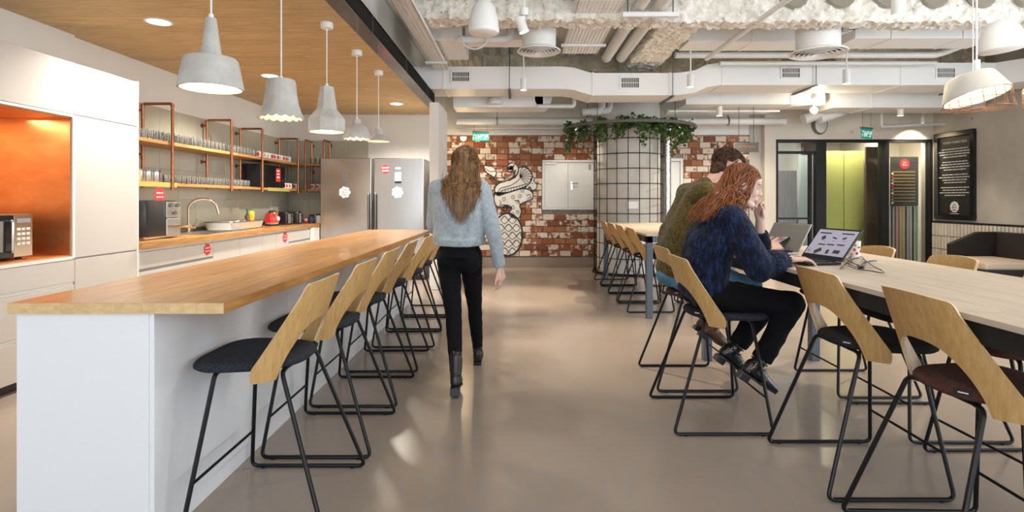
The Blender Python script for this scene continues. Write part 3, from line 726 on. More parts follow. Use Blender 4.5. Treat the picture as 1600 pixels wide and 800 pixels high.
B(XK - .02, y0, .875, XK + .002, y1 - .022, .897).build('edge_strip', 'white_metal', t, w=True)
B(XK - .02, y0, 1.985, XK + .002, y1 - .022, 2.004).build('edge_strip', 'white_metal', t, w=True)
B(XL + .03, y1 - .035, .905, XK - .01, y1 - .022, 1.985).build('side_lining', 'copper_panel', t, w=True)
B(XL + .03, y0 + .022, .905, XL + .042, y1 - .036, 1.985).build('back_lining', 'copper_panel', t, w=True)
B(XL + .03, y0 + .022, 1.972, XK - .01, y1 - .022, 1.985).build('top_lining', 'copper_panel', t, w=True)
B(XL + .03, y0 + .022, .897, XK - .01, y1 - .022, .909).build('base_lining', 'copper_panel', t, w=True)
lamp('niche_fill', 'AREA', (-3.75, 3.6, 1.96), 7, (1, .85, .65), .15, 1.2, parent=None)  # added area light to brighten the copper lining, no fixture in the niche
# tall door unit
y0, y1 = 4.263, 4.98
t = T('tall_cabinet', 'white tall cabinet with one long door beside the worktop', 'cabinet', (XL + .3, (y0 + y1) / 2, 0))
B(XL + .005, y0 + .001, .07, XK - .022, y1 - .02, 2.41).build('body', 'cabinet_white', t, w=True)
B(XL + .02, y0, 0, XK - .06, y1 - .02, .07).build('plinth', 'black_plastic', t, w=True)
front(t, y0, y1 - .02, 2.008, 2.41); front(t, y0, y1 - .02, .885, 2.002); front(t, y0, y1 - .02, .075, .872)
B(XL + .005, y1 - .02, .0, XK + .002, y1, 2.42).build('side_panel', 'white_metal', t, w=True, bevel=.002)
# microwave in the niche
t = T('microwave', 'dark steel microwave standing in the copper niche', 'microwave', (-3.8, 3.76, .909))
B(-4.0, 3.50, .925, -3.60, 4.02, 1.235).build('body', 'dark_steel', t, w=True, bevel=.008)
B(-3.60, 3.505, .93, -3.575, 3.86, 1.23).build('door', 'dark_glass', t, w=True, bevel=.004)
B(-3.574, 3.54, .975, -3.571, 3.78, 1.19).build('door_window', 'screen_grey', t, w=True)
MB().tube(fillet([(-3.575, 3.825, .97), (-3.545, 3.825, .97), (-3.545, 3.825, 1.19), (-3.575, 3.825, 1.19)], .015), .008).build('door_handle', 'chrome', t, w=True, smooth=True)
B(-3.60, 3.865, .93, -3.576, 4.015, 1.23).build('control_panel', 'brass_steel', t, w=True, bevel=.003)
B(-3.577, 3.885, 1.175, -3.573, 3.995, 1.205).build('display', 'grey_print', t, w=True)
for i in range(4):
    for j in range(3): B(-3.577, 3.887 + j * .038, 1.12 - i * .035, -3.573, 3.915 + j * .038, 1.138 - i * .035).build('button', 'white_metal', t, w=True)
for a, b in ((-3.95, 3.54), (-3.95, 3.98), (-3.65, 3.54), (-3.65, 3.98)): MB().cyl((a, b, .909), (a, b, .93), .018, n=10).build('foot', 'black_plastic', t, w=True)
# base cabinets
mods = [(4.98, 6.2, 'd', 'white base cabinet with drawer next to the tall cabinet'), (6.2, 7.4, 'p', 'white base cabinet with plain front below the sink'), (7.4, 8.25, 'p', 'white base cabinet below the red kettle, red sticker on its edge'), (8.25, 9.1, 'd', 'white base cabinet with drawer below the toasters')]
for i, (a, b, kd, lab) in enumerate(mods):
    t = T('base_cabinet', lab, 'cabinet', (XK - .3, (a + b) / 2, 0), group='base cabinets below the oak worktop')
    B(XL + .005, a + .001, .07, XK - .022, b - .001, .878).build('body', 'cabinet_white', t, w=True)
    B(XL + .05, a, 0, XK - .07, b, .07).build('plinth', 'black_plastic', t, w=True)
    B(XK - .02, a + .003, .855, XK - .012, b - .003, .877).build('finger_groove', 'white_metal', t, w=True)
    if kd == 'd':
        front(t, a, b, .70, .852, 'drawer'); B(XK - .019, a + .003, .672, XK - .012, b - .003, .698).build('finger_groove', 'grey_print', t, w=True); front(t, a, b, .375, .670, 'drawer'); front(t, a, b, .075, .370, 'drawer')
    else:
        m_ = (a + b) / 2; front(t, a, m_, .075, .852); front(t, m_, b, .075, .852)
t = T('drawer_sticker', 'red cut-out sticker on the drawer next to the tall cabinet', 'sticker', (XK, 6.07, .79)); sticker((XK + .001, 6.08, .785), t, 'x', .062, 3)
t = T('drawer_sticker', 'red cut-out sticker on the white cabinet below the kettle', 'sticker', (XK, 8.1, .78)); sticker((XK + .001, 8.12, .78), t, 'x', .075, 5)
t = T('corner_cabinet', 'glossy white corner cabinet beside the steel fridge', 'cabinet', (-3.4, 9.4, 0))
B(XK - .6, 9.105, 0, -3.30, YK - .005, .878).build('body', 'cabinet_white', t, w=True)
for i in range(2): B(XK + .005 + i * .08, 9.085, .075, XK + .083 + i * .08, 9.104, .868).build('door', 'white_metal', t, w=True, bevel=.003)
# worktop: continuous oak, staves as parts, sink cut in
wt = T('kitchen_worktop', 'long oak worktop running along the tiled kitchen wall', 'worktop', (-3.7, 7.3, .94))
SY0, SY1 = 6.25, 7.25
zt_, th_ = .94, .06
for r_ in range(6):
    x0 = XL + .005 + r_ * .111; x1 = x0 + .110
    y = 4.982; first = True
    while y < YK - .02:
        l_ = random.uniform(.9, 1.6) if not first else random.uniform(.4, 1.2); first = False
        e = min(y + l_, YK - .01)
        segs = [(y, e)]
        if 1 <= r_ <= 4: segs = [(max(y, p), min(e, q)) for p, q in ((4.98, SY0), (SY1, YK)) if min(e, q) - max(y, p) > .02]
        for a, b in segs: inst(MB().cbox((0, 0, 0), (x1 - x0 - .0006, b - a - .0006, th_)).mesh('stave', 'counter_oak'), 'stave', ((x0 + x1) / 2, (a + b) / 2, zt_ - th_ / 2), wt)
        y = e
for r_ in range(3):
    y0 = 9.1 + r_ * .213; inst(MB().cbox((0, 0, 0), (.128, .212, th_)).mesh('stave', 'counter_oak'), 'stave', (-3.364, y0 + .107, zt_ - th_ / 2), wt)
# sink
t = T('sink', 'steel kitchen sink set into the oak worktop', 'sink', (-3.77, 6.75, .94))
a0, a1 = XL + .12, XL + .555
f = MB()
f.box(a0, SY0, .76, a1, SY1, .77); f.box(a0, SY0, .77, a0 + .012, SY1, .944); f.box(a1 - .012, SY0, .77, a1, SY1, .944); f.box(a0 + .012, SY0, .77, a1 - .012, SY0 + .012, .944); f.box(a0 + .012, SY1 - .012, .77, a1 - .012, SY1, .944)
f.build('basin', 'stainless', t, w=True)
f = MB(); f.box(a0 - .012, SY0 - .012, .941, a1 + .012, SY0 + .01, .946); f.box(a0 - .012, SY1 - .01, .941, a1 + .012, SY1 + .012, .946); f.box(a0 - .012, SY0 + .01, .941, a0 + .01, SY1 - .01, .946); f.box(a1 - .01, SY0 + .01, .941, a1 + .012, SY1 - .01, .946)
f.build('rim', 'stainless', t, w=True)
MB().cyl((-3.77, 6.75, .77), (-3.77, 6.75, .773), .045, n=18).build('drain', 'chrome', t, w=True)
# faucet
t = T('faucet', 'brass-coloured swan-neck faucet behind the sink', 'faucet', (-4.03, 6.62, .94))
fx, fy = -4.0, 6.62
MB().cyl((fx, fy, .94), (fx, fy, 1.05), .028, n=16).build('base', 'brass_steel', t, w=True, smooth=True)
arc = [(fx, fy, 1.05), (fx, fy, 1.22)] + [(fx + .13 - .13 * math.cos(a), fy + .09 * (1 - math.cos(a)) * .9, 1.22 + .13 * math.sin(a)) for a in [i * PI / 9 for i in range(1, 9)]] + [(fx + .275, fy + .17, 1.16)]
MB().tube(spline(arc, 3), .016, 12).build('spout', 'brass_steel', t, w=True, smooth=True)
MB().cyl((fx, fy, 1.0), (fx + .0, fy + .12, 1.0), .022, n=14).build('lever_body', 'brass_steel', t, w=True, smooth=True)
MB().cyl((fx, fy + .10, 1.0), (fx + .03, fy + .13, 1.10), .006, n=8).build('lever', 'brass_steel', t, w=True, smooth=True)
# backsplash tiles
bs = T('backsplash', 'sage green square tiles along the left wall behind the long worktop', 'tiles', (XL, 7.3, .94))
B(XL + .0005, 4.985, .94, XL + .006, YK, 2.395).build('grout_bed', 'grout', bs, w=True)
bs2 = T('backsplash', 'sage green square wall tiles on the short back kitchen wall beside the fridge', 'tiles', (-3.4, YK, .94))
B(XL + .024, YK - .006, .94, -2.70, YK - .0005, 2.395).build('grout_bed', 'grout', bs2, w=True)
tm_ = MB().cbox((0, 0, 0), (.008, .3485, .3485)).mesh('tile', 'sage_tile', bevel=.0015, seg=1)
tm2 = MB().cbox((0, 0, 0), (.3485, .008, .3485)).mesh('tile', 'sage_tile', bevel=.0015, seg=1)
for r_ in range(4):
    zc = .99 + .351 * (r_ + .5)
    for j in range(13): inst(tm_, 'tile', (XL + .009, YK - .02 - .351 * (j + .5), zc), bs)
    for j in range(4): inst(tm2, 'tile', (XL + .03 + .351 * (j + .5), YK - .009, zc), bs2)
B(XL + .006, 5.0, .94, XL + .022, YK - .02, .988).build('upstand', 'upstand_steel', bs, w=True); B(XL + .024, YK - .022, .94, -3.30, YK - .006, .988).build('upstand', 'upstand_steel', bs2, w=True)
S('wall_bulkhead', B(XL + .001, 2.6, 2.425, XL + .05, 4.98, 2.875), 'white_wall')
# pipe shelves
XS = -3.72
sh = T('pipe_shelf', 'two long oak shelves hung on copper pipe frames along the left tiled wall', 'shelf', (XL, 7.3, 1.5))
for z in (1.925, 1.485):
    for a, b in ((4.985, 6.4), (6.4, 7.9), (7.9, YK - .012)): B(XL + .014, a, z, XS, b - .002, z + .035).build('board', 'shelf_oak', sh, w=True, bevel=.002)
for a, b in ((4.985, 5.93), (8.1, 8.88)): B(XS + .0005, a, 1.472, XS + .012, b, 1.523).build('edge_strip', 'shelf_edge', sh, w=True)
def pframe(y):
    f = MB(); xb_, xf = -4.02, -3.70
    f.tube(fillet([(xb_, y, 1.47), (xb_, y, 2.37), (xf, y, 2.37), (xf, y, 1.46)], .03, 4), .0155, 10)
    for z in (2.30, 1.83): f.cyl((XL + .012, y, z), (xb_, y, z), .012, n=8)
    f.build('pipe_frame', 'copper', sh, w=True, smooth=True)
    for z in (2.30, 1.83): MB().cyl((XL + .0135, y, z), (XL + .022, y, z), .03, n=12).build('wall_flange', 'copper', sh, w=True)
    for x, z in ((xb_, 2.355), (xf, 2.355), (xf, 1.47), (xb_, 1.80)): MB().cyl((x, y, z - .02), (x, y, z + .012), .02, n=10).build('pipe_fitting', 'copper', sh, w=True, smooth=True)
for y in (5.84, 7.05, 7.9, 9.19): pframe(y)
sb = T('pipe_shelf', 'short corner shelves on copper pipe frames on the back kitchen wall', 'shelf', (-3.2, YK, 1.5))
YSF = 9.40
for z in (1.925, 1.485): B(XS + .002, YSF, z, -3.305, YK - .012, z + .035).build('board', 'shelf_oak', sb, w=True, bevel=.002)
for x in (-3.65, -3.33):
    f = MB(); f.tube(fillet([(x, YK - .08, 1.47), (x, YK - .08, 2.37), (x, YSF - .02, 2.37), (x, YSF - .02, 1.46)], .03, 4), .0155, 10)
    for z in (2.30, 1.83): f.cyl((x, YK - .012, z), (x, YK - .08, z), .012, n=8)
    f.build('pipe_frame', 'copper', sb, w=True, smooth=True)
    for z in (2.30, 1.83): MB().cyl((x, YK - .022, z), (x, YK - .0135, z), .03, n=12).build('wall_flange', 'copper', sb, w=True)
# glasses and mugs
gm = MB().lathe([(0.0, 0), (.031, 0), (.036, .03), (.037, .105), (.0345, .105), (.033, .03), (.027, .012), (0, .012)], 14).mesh('drinking_glass', 'glass_tumbler', smooth=True)
gm2 = MB().lathe([(0.0, 0), (.034, 0), (.040, .05), (.036, .09), (.034, .09), (.037, .05), (.030, .012), (0, .012)], 14).mesh('stemless_glass', 'glass_tumbler', smooth=True)
def glass(me, nm, loc, lab, grp):
    o = inst(me, nm, loc); o.rotation_euler = (0, 0, random.random() * 6); tag(o, lab, 'glass', grp)
def sec(y): return ('next to the tall cabinet' if y < 5.5 else 'just before the first copper frame' if y < 5.84 else 'just past the first copper frame' if y < 6.4 else 'just before the second copper frame' if y < 7.05 else 'just past the second copper frame' if y < 7.5 else 'nearest the third copper frame')
ZT, ZL = 1.9605, 1.5205
y = 5.44; i = 0
while y < 7.85:
    for x in (-3.80, -3.89, -3.98):
        if abs(x + 4.02) < .06 and min(abs(y - q) for q in (5.84, 7.05, 7.9)) < .065: continue
        glass(gm, 'drinking_glass', (x + random.uniform(-.004, .004), y + random.uniform(-.004, .004), ZT), 'clear drinking glass on the upper pipe shelf, %s, %s' % ({-3.80: 'front row', -3.89: 'middle row', -3.98: 'back row'}[x], sec(y)), 'glasses on the upper pipe shelf')
    y += .088
y = 5.90
while y < 7.75:
    for x in (-3.80, -3.90):
        glass(gm2, 'stemless_glass', (x + random.uniform(-.004, .004), y + random.uniform(-.004, .004), ZL), 'clear rounded glass on the lower pipe shelf, %s, %s' % ('front row' if x > -3.85 else 'back row', sec(y)), 'glasses on the lower pipe shelf')
    y += .093
def mug(loc, lab, grp, rz, proto=[None]):
    if proto[0] is None:
        o = T('mug', lab, 'mug', loc, rz, grp); proto[0] = o
        MB().lathe([(0, 0), (.036, 0), (.040, .008), (.041, .09), (.038, .09), (.036, .012), (0, .012)], 20).build('cup', 'porcelain', o, smooth=True)
        MB().tube(spline([(.040, 0, .072), (.062, 0, .07), (.068, 0, .045), (.058, 0, .022), (.039, 0, .02)], 4), .005, 6).build('handle', 'porcelain', o, smooth=True)
        f = MB(); pts = []
        for k_ in range(7):
            a = PI + (k_ - 3) * .19
            pts.append(((.0418 * math.cos(a), .0418 * math.sin(a)), k_))
        vs = []
        for (p, k_) in pts:
            hgt = .028 * math.sqrt(max(.05, 1 - ((k_ - 3) / 3.3) ** 2)); vs += [(p[0], p[1], .047 - hgt), (p[0], p[1], .047 + hgt)]
        f.add(vs, [(2 * k_, 2 * k_ + 2, 2 * k_ + 3, 2 * k_ + 1) for k_ in range(6)]); f.build('red_print', 'red_print', o)
    else: dup(proto[0], loc, rz, lab, group=grp)
def msec(y):
    i = int(round((y - 7.99) / .105)); return ['first', 'second', 'third', 'fourth', 'fifth', 'sixth', 'seventh', 'eighth', 'ninth', 'tenth', 'eleventh', 'twelfth', 'last'][min(i, 12)] + ' past the third copper frame'
y = 7.99
while y < 9.35:
    if abs(y - 9.19) > .07:
        mug((-3.80, y, ZT), 'white red-printed mug, upper pipe shelf front row, %s' % msec(y), 'mugs on the upper pipe shelf', PI - 1.15 + random.uniform(-.6, .6))
        if min(abs(y - q) for q in (7.9, 9.19)) > .08: mug((-3.92, y + .03, ZT), 'white red-printed mug, upper pipe shelf back row, %s' % msec(y), 'mugs on the upper pipe shelf', PI - 1.15 + random.uniform(-.6, .6))
    y += .105
for y, o_ in ((8.85, 'first'), (8.96, 'second'), (9.07, 'third'), (9.3, 'last')): mug((-3.80, y, ZL), 'white mug with red print on the lower pipe shelf, %s past the black microwave' % o_, 'mugs on the lower pipe shelf', PI - 1.15 + random.uniform(-.4, .4))
for x, o_ in ((-3.57, 'left'), (-3.48, 'middle'), (-3.40, 'right')): mug((x, 9.5, ZL), '%s white mug with red print on the lower corner shelf' % o_, 'mugs on the lower corner shelf', PI - 1.2 + random.uniform(-.4, .4))
for x, o_ in ((-3.57, 'left'), (-3.48, 'middle'), (-3.40, 'right')): glass(gm, 'drinking_glass', (x, 9.5, ZT), '%s clear drinking glass on the upper corner shelf' % o_, 'glasses on the upper corner shelf')
for i, y in enumerate((5.51, 5.635, 5.76)):
    t = T('steel_canister', 'steel canister on the lower pipe shelf, %s' % ['next to the tall cabinet', 'middle one of three', 'next to the glasses'][i], 'canister', (-3.83, y, ZL), group='steel canisters on the lower shelf')
    MB().lathe([(0, 0), (.052, 0), (.054, .004), (.054, .115), (0, .118)], 20).build('can', 'stainless', t, smooth=True); MB().lathe([(.055, .112), (.0555, .128), (0, .13)], 20).build('lid', 'dark_steel', t, smooth=True)
t = T('wooden_box', 'small pale wooden box on the lower pipe shelf left of the steel canisters', 'box', (-3.82, 5.40, ZL))
MB().cbox((0, 0, .06), (.11, .09, .12)).build('box_body', 'shelf_edge', t, bevel=.004); MB().cbox((0, 0, .125), (.115, .095, .01)).build('lid', 'shelf_oak', t, bevel=.002)
t = T('black_microwave', 'black microwave with red sticker on the lower pipe shelf', 'microwave', (-3.9, 8.3, ZL))
B(-4.06, 7.98, ZL + .012, -3.76, 8.78, 1.87).build('body', 'black_plastic', t, w=True, bevel=.008)
B(-3.76, 7.99, ZL + .015, -3.742, 8.56, 1.865).build('door', 'dark_glass', t, w=True, bevel=.004); B(-3.76, 8.57, ZL + .015, -3.745, 8.775, 1.865).build('control_panel', 'black_plastic', t, w=True, bevel=.003)
MB().cyl((-3.74, 8.67, 1.64), (-3.728, 8.67, 1.64), .03, n=16).build('dial', 'dark_steel', t, w=True)
for a, b in ((-4.03, 8.02), (-4.03, 8.74), (-3.78, 8.02), (-3.78, 8.74)): MB().cyl((a, b, ZL), (a, b, ZL + .014), .015, n=8).build('foot', 'black_plastic', t, w=True)
B(-3.745, 8.44, 1.62, -3.741, 8.60, 1.83).build('sticker', 'red_print', t, w=True)
for i in range(3): B(-3.741, 8.47, 1.78 - i * .05, -3.7405, 8.57, 1.80 - i * .05).build('sticker_text', 'white_print', t, w=True)
# coffee machine / fryer block on worktop
t = T('air_fryer', 'black rounded air fryer with chrome control panel on the worktop corner', 'appliance', (-3.78, 5.58, .94))
f = MB(); 
def rrect(cx, cy, hx, hy, r, n=5):
    o = []
    for sx, sy, a0 in ((1, 1, 0), (-1, 1, 90), (-1, -1, 180), (1, -1, 270)):
        for k_ in range(n + 1): a = R(a0 + 90 * k_ / n); o.append((cx + sx * (hx - r) + r * math.cos(a), cy + sy * (hy - r) + r * math.sin(a)))
    return o
rings = []
for z, s in ((.975, .98), (1.0, 1.02), (1.15, 1.02), (1.29, .99), (1.325, .95), (1.332, .8)): rings.append([Vector((p[0], p[1], z)) for p in rrect(-3.80, 5.56, .18 * s, .28 * s, .06)])
f.ring_loft(rings); f.build('body', 'black_plastic', t, w=True, smooth=True)
B(-3.95, 5.30, .945, -3.63, 5.82, .978).build('base', 'brass_steel', t, w=True, bevel=.01)
for a, b in ((-3.9, 5.34), (-3.9, 5.78), (-3.68, 5.34), (-3.68, 5.78)): MB().cyl((a, b, .94), (a, b, .95), .018, n=8).build('foot', 'black_plastic', t, w=True)
B(-3.63, 5.60, 1.155, -3.605, 5.83, 1.32).build('control_panel', 'chrome', t, w=True, bevel=.005); B(-3.63, 5.60, .965, -3.603, 5.83, 1.15).build('basket_front', 'stainless', t, w=True, bevel=.008)
for a, b in ((5.66, 1.285), (5.77, 1.285), (5.72, 1.205)): MB().cyl((-3.605, a, b), (-3.59, a, b), .023, n=14).build('dial', 'dark_steel', t, w=True, smooth=True)
MB().tube(fillet([(-3.605, 5.72, 1.06), (-3.50, 5.73, 1.06), (-3.44, 5.76, 1.055)], .02), [.016] * 7 + [.012], 8).build('basket_handle', 'brass_steel', t, w=True, smooth=True)
t = T('red_badge', 'red cut-out sign standing on top of the black air fryer', 'sign', (-3.7, 5.60, 1.332)); sticker((-3.68, 5.60, 1.39), t, 'x', .075, 8)
# drying tray with bottles
t = T('drainer_tray', 'long stainless draining tray standing beside the sink', 'tray', (-3.83, 7.6, .945))
rings = [[Vector((p[0], p[1], z)) for p in rrect(-3.83, 7.40, hx, hy, .05)] for z, hx, hy in ((.949, .17, .42), (1.045, .19, .45), (1.045, .18, .44), (.96, .16, .41))]
MB().ring_loft(rings).build('tray', 'tray_steel', t, w=True, smooth=40)
f = MB(); f.tube([Vector((p[0], p[1], 1.047)) for p in rrect(-3.83, 7.40, .188, .448, .05)], .006, 6, closed=True); f.build('rim', 'dark_steel', t, w=True)
for a, b in ((-3.95, 7.05), (-3.95, 7.75), (-3.71, 7.05), (-3.71, 7.75)): MB().cyl((a, b, .94), (a, b, .95), .012, n=8).build('foot', 'black_plastic', t, w=True)
def bottle(nm, loc, lab, prof, bm_, cap=None, capm='cap_green', labm=None):
    t = T(nm, lab, 'bottle', loc, group='bottles by the kitchen sink'); MB().lathe(prof, 18).build('glass_body', bm_, t, smooth=True)
    if cap: MB().lathe([(0, cap[0]), (cap[1], cap[0]), (cap[1], cap[2]), (0, cap[2])], 14).build('cap', capm, t, smooth=True)
    if labm: MB().lathe([(labm[1], labm[2]), (labm[1], labm[3])], 18).build('paper_label', labm[0], t, smooth=True)
Z9 = .961
bottle('oil_bottle', (-3.78, 7.62, Z9), 'green glass bottle with dark cap in the draining tray', [(0, 0), (.032, 0), (.034, .02), (.034, .15), (.013, .19), (.012, .23), (0, .23)], 'bottle_green', (.228, .0155, .26), 'bottle_green', ('white_print', .0345, .04, .10))
bottle('soap_bottle', (-3.80, 7.78, Z9), 'yellow bottle with green cap in the draining tray', [(0, 0), (.03, 0), (.036, .03), (.034, .08), (.046, .15), (.04, .20), (.016, .225), (0, .225)], 'bottle_yellow', (.225, .018, .25), 'cap_green')
bottle('dark_bottle', (-3.72, 7.52, Z9), 'short dark sauce bottle in front of the green bottle', [(0, 0), (.026, 0), (.028, .02), (.028, .10), (.014, .13), (0, .135)], 'brown_leather', (.134, .016, .155), 'red_print', ('white_print', .0286, .03, .08))
for i, (x, y, c) in enumerate(((-3.75, 7.28, 'porcelain'), (-3.72, 7.36, 'copper'))):
    o = MB().lathe([(0, 0), (.022, 0), (.03, .03), (.03, .09), (.027, .09), (.02, .01), (0, .01)], 14).build('small_cup', c, None, smooth=True); o.location = (x, y, Z9); tag(o, ['small white cup in the draining tray', 'small copper cup in the draining tray'][i], 'cup')
# kettle
t = T('kettle', 'red retro kettle with steel spout on the worktop', 'kettle', (-3.76, 8.34, .94))
MB().lathe([(0, 0), (.098, 0), (.10, .012), (.095, .03)], 24).build('base', 'black_plastic', t, smooth=True)
MB().lathe([(.098, .03), (.108, .07), (.10, .14), (.088, .185), (.08, .19)], 24).build('body', 'red_gloss', t, smooth=True)
MB().lathe([(.099, .028), (.1035, .052), (.10, .053)], 24).build('steel_band', 'chrome', t, smooth=True)
MB().lathe([(.082, .188), (.07, .215), (.03, .235), (.012, .24), (.014, .262), (0, .265)], 20).build('lid', 'chrome', t, smooth=True)
MB().tube([(.07, -.03, .15), (.10, -.06, .19), (.125, -.085, .215)], [.03, .022, .014], 10).build('spout', 'chrome', t, smooth=True)
MB().tube(spline([(-.04, .06, .215), (-.055, .13, .235), (-.03, .17, .19), (-.01, .16, .08), (-.02, .10, .06)], 4), .012, 8).build('handle', 'black_plastic', t, smooth=True)
MB().cyl((.10, -.01, .11), (.108, -.012, .11), .032, n=18).build('dial', 'white_print', t, smooth=True)
for i, (y, lab) in enumerate(((8.72, 'black and chrome toaster beside the red kettle'), (9.02, 'black and chrome toaster next to the jars'))):
    if i == 0:
        t = T('toaster', lab, 'toaster', (-3.78, y, .94), group='toasters on the worktop'); tp = t
        rings = [[Vector((p[0], p[1], z)) for p in rrect(0, 0, .15 * s, .115 * s, .04)] for z, s in ((.015, .97), (.03, 1), (.17, 1), (.20, .93), (.205, .8))]
        MB().ring_loft(rings).build('body', 'black_plastic', t, smooth=True)
        MB().cbox((.15, .03, .10), (.012, .10, .15)).build('face_plate', 'stainless', t, bevel=.004)
        MB().cbox((.158, -.085, .10), (.02, .03, .16)).build('chrome_strip', 'chrome', t, bevel=.006); MB().cbox((.17, .03, .14), (.03, .04, .014)).build('lever', 'black_plastic', t, bevel=.004)
        for s in (-.04, .04): MB().cbox((0, s, .203), (.22, .028, .006)).build('slot', 'grille_dark', t)
        for a in (-.11, .11):
            for b in (-.08, .08): MB().cyl((a, b, 0), (a, b, .018), .013, n=8).build('foot', 'black_plastic', t)
    else: dup(tp, (-3.74, y, .94), .1, lab)
t = T('coffee_jar', 'coffee jar with blue label and dark lid by the fridge', 'jar', (-3.55, 9.40, .94)); MB().lathe([(0, 0), (.04, 0), (.042, .01), (.042, .11), (.034, .125), (0, .125)], 18).build('glass_body', 'stripe_umber', t, smooth=True); MB().lathe([(.0425, .02), (.0425, .10)], 18).build('paper_label', 'jar_blue', t); MB().lathe([(.036, .12), (.037, .145), (0, .147)], 18).build('lid', 'ink' if 0 else 'black_plastic', t, smooth=True)
t = T('sugar_jar', 'white jar with black lid by the fridge', 'jar', (-3.43, 9.42, .94)); MB().lathe([(0, 0), (.05, 0), (.052, .01), (.052, .12), (.046, .13), (0, .13)], 18).build('glass_body', 'porcelain', t, smooth=True); MB().lathe([(.05, .128), (.051, .155), (0, .157)], 18).build('lid', 'black_plastic', t, smooth=True)
t = T('tea_box', 'small red tea box beside the coffee jar', 'box', (-3.645, 9.42, .94)); MB().cbox((0, 0, .05), (.07, .05, .10)).build('carton', 'red_print', t, bevel=.002); MB().cbox((0, -.026, .055), (.05, .002, .05)).build('paper_label', 'white_print', t)
t = T('plug', 'black plug with cable in the wall upstand by the kettle', 'plug', (-4.05, 8.0, 1.0)); MB().cyl((-.02, 0, 0), (.04, 0, 0), .026, n=12).build('plug_body', 'black_plastic', t, smooth=True); MB().tube(spline([(.04, 0, 0), (.09, .06, -.03), (.12, .16, -.052), (.16, .25, -.052)], 5), .006, 6).build('cable', 'black_plastic', t)

# ================================================================== FRIDGE
YF = 9.04; KF = 850 / YF
def fx_(x): return (x - 808) / KF
def fz(y): return 1.34 - (y - 312) / KF
t = T('fridge', 'wide two-door stainless fridge at the back of the kitchen', 'fridge', ((fx_(500) + fx_(662)) / 2, YF + .3, 0))
xa, xm, xm2, xb = fx_(500.6), fx_(580), fx_(584), fx_(662); zt = fz(247)
B(xa + .005, YF + .06, .03, xb + .005, YF + .62, zt - .01).build('body', 'dark_steel', t, w=True, bevel=.004)
for a, b in ((xa, xm), (xm2, xb)): B(a, YF, .09, b, YF + .055, zt).build('door', 'fridge_steel', t, w=True, bevel=.010, seg=3)
for a in (xm - .035, xm2 + .035):
    MB().tube(fillet([(a, YF + .0, .55), (a, YF - .05, .55), (a, YF - .05, fz(303)), (a, YF, fz(303))], .02), .017, 10).build('door_handle', 'dark_steel', t, w=True, smooth=True)
B(xa + .03, YF + .05, 0, xb - .03, YF + .6, .09).build('plinth', 'black_plastic', t, w=True)
B(xm + .004, YF + .01, .1, xm2 - .004, YF + .055, zt - .01).build('door_gasket', 'grille_dark', t, w=True)
B(fx_(535), YF - .006, fz(285), fx_(544), YF, fz(269)).build('control_display', 'sign_grey', t, w=True); B(fx_(617), YF - .006, fz(286), fx_(627), YF, fz(269)).build('control_display', 'frosted', t, w=True)
B(fx_(617), YF - .007, fz(286.5), fx_(627), YF, fz(283)).build('display_edge', 'black_plastic', t, w=True); B(fx_(618), YF - .003, fz(264), fx_(626), YF, fz(261.5)).build('maker_mark', 'white_print', t, w=True)
for x, lab in ((538.5, 'white cut-out badge on the left fridge door'), (621, 'white cut-out badge on the right fridge door')):
    t = T('fridge_magnet', lab, 'badge', (fx_(x), YF, fz(300))); c = (fx_(x), YF - .001, fz(300.5)); badge(.088, c, 'white_print', t, axis='y', seed=int(x), lobes=7, amp=.22, name='badge_plate')
    text('The', .05, (c[0], c[1] - .0035, c[2] + .045), RY, 'sign_grey', t); text('Bru', .06, (c[0], c[1] - .0035, c[2] + .002), RY, 'sign_grey', t); text('Office', .05, (c[0], c[1] - .0035, c[2] - .042), RY, 'sign_grey', t)
t = T('fridge_magnet', 'red cut-out badge on the right fridge door', 'badge', (fx_(602), YF, fz(265))); c = (fx_(602.3), YF - .001, fz(264.5)); badge(.078, c, 'red_print', t, axis='y', seed=5, lobes=10, amp=.1, name='badge_plate')
for z in (.022, -.028): 
    for j in range(4): MB().cbox((c[0] - .045 + j * .03, c[1] - .004, c[2] + z + j * .002), (.022, .002, .02), Matrix.Rotation(.5, 3, 'Y')).build('letter_mark', 'white_print', t, w=True)

# ================================================================== ISLAND
t = T('island_counter', 'long white kitchen island base below the oak top', 'island', (-1.65, 4.5, 0))
IX0, IX1, IY0, IY1 = -1.91, -1.385, 2.075, 7.0
B(IX0, IY0 + .02, .08, IX1 - .02, IY1, .908).build('body', 'island_white', t, w=True)
B(IX0, IY0, 0, IX1 - .02, IY0 + .019, .908).build('end_panel', 'island_white', t, w=True, bevel=.002)
for a, b in zip((IY0 + .0, 3.3, 4.53, 5.76), (3.298, 4.528, 5.758, IY1)): B(IX1 - .019, a, .085, IX1, b, .908).build('side_panel', 'island_white', t, w=True, bevel=.002)
B(IX0 + .03, IY0 + .03, 0, IX1 - .012, IY1 - .02, .078).build('plinth', 'island_white', t, w=True)
ct = T('butcher_block_counter', 'long butcher-block oak counter top on the white island', 'counter top', (-1.52, 4.56, .909))
CX0, CX1, CY0, CY1 = -1.925, -1.108, 2.055, 7.08
nr = 8; wd = (CX1 - CX0) / nr
for r_ in range(nr):
    x = CX0 + wd * (r_ + .5); y = CY0; first = True
    while y < CY1 - .01:
        e = y + (random.uniform(.5, 1.5) if first else random.uniform(1.1, 1.9)); first = False
        if CY1 - e < .35: e = CY1
        inst(MB().cbox((0, 0, 0), (wd - .0006, e - y - .0006, .041)).mesh('stave', 'counter_oak', bevel=.0008, seg=1), 'stave', (x, (y + e) / 2, .9295), ct)
        if y == CY0:
            inst(MB().cbox((0, 0, 0), (wd - .0006, .004, .040)).mesh('end_grain', 'end_grain'), 'end_grain', (x, CY0 - .002, .9295), ct)
        y = e
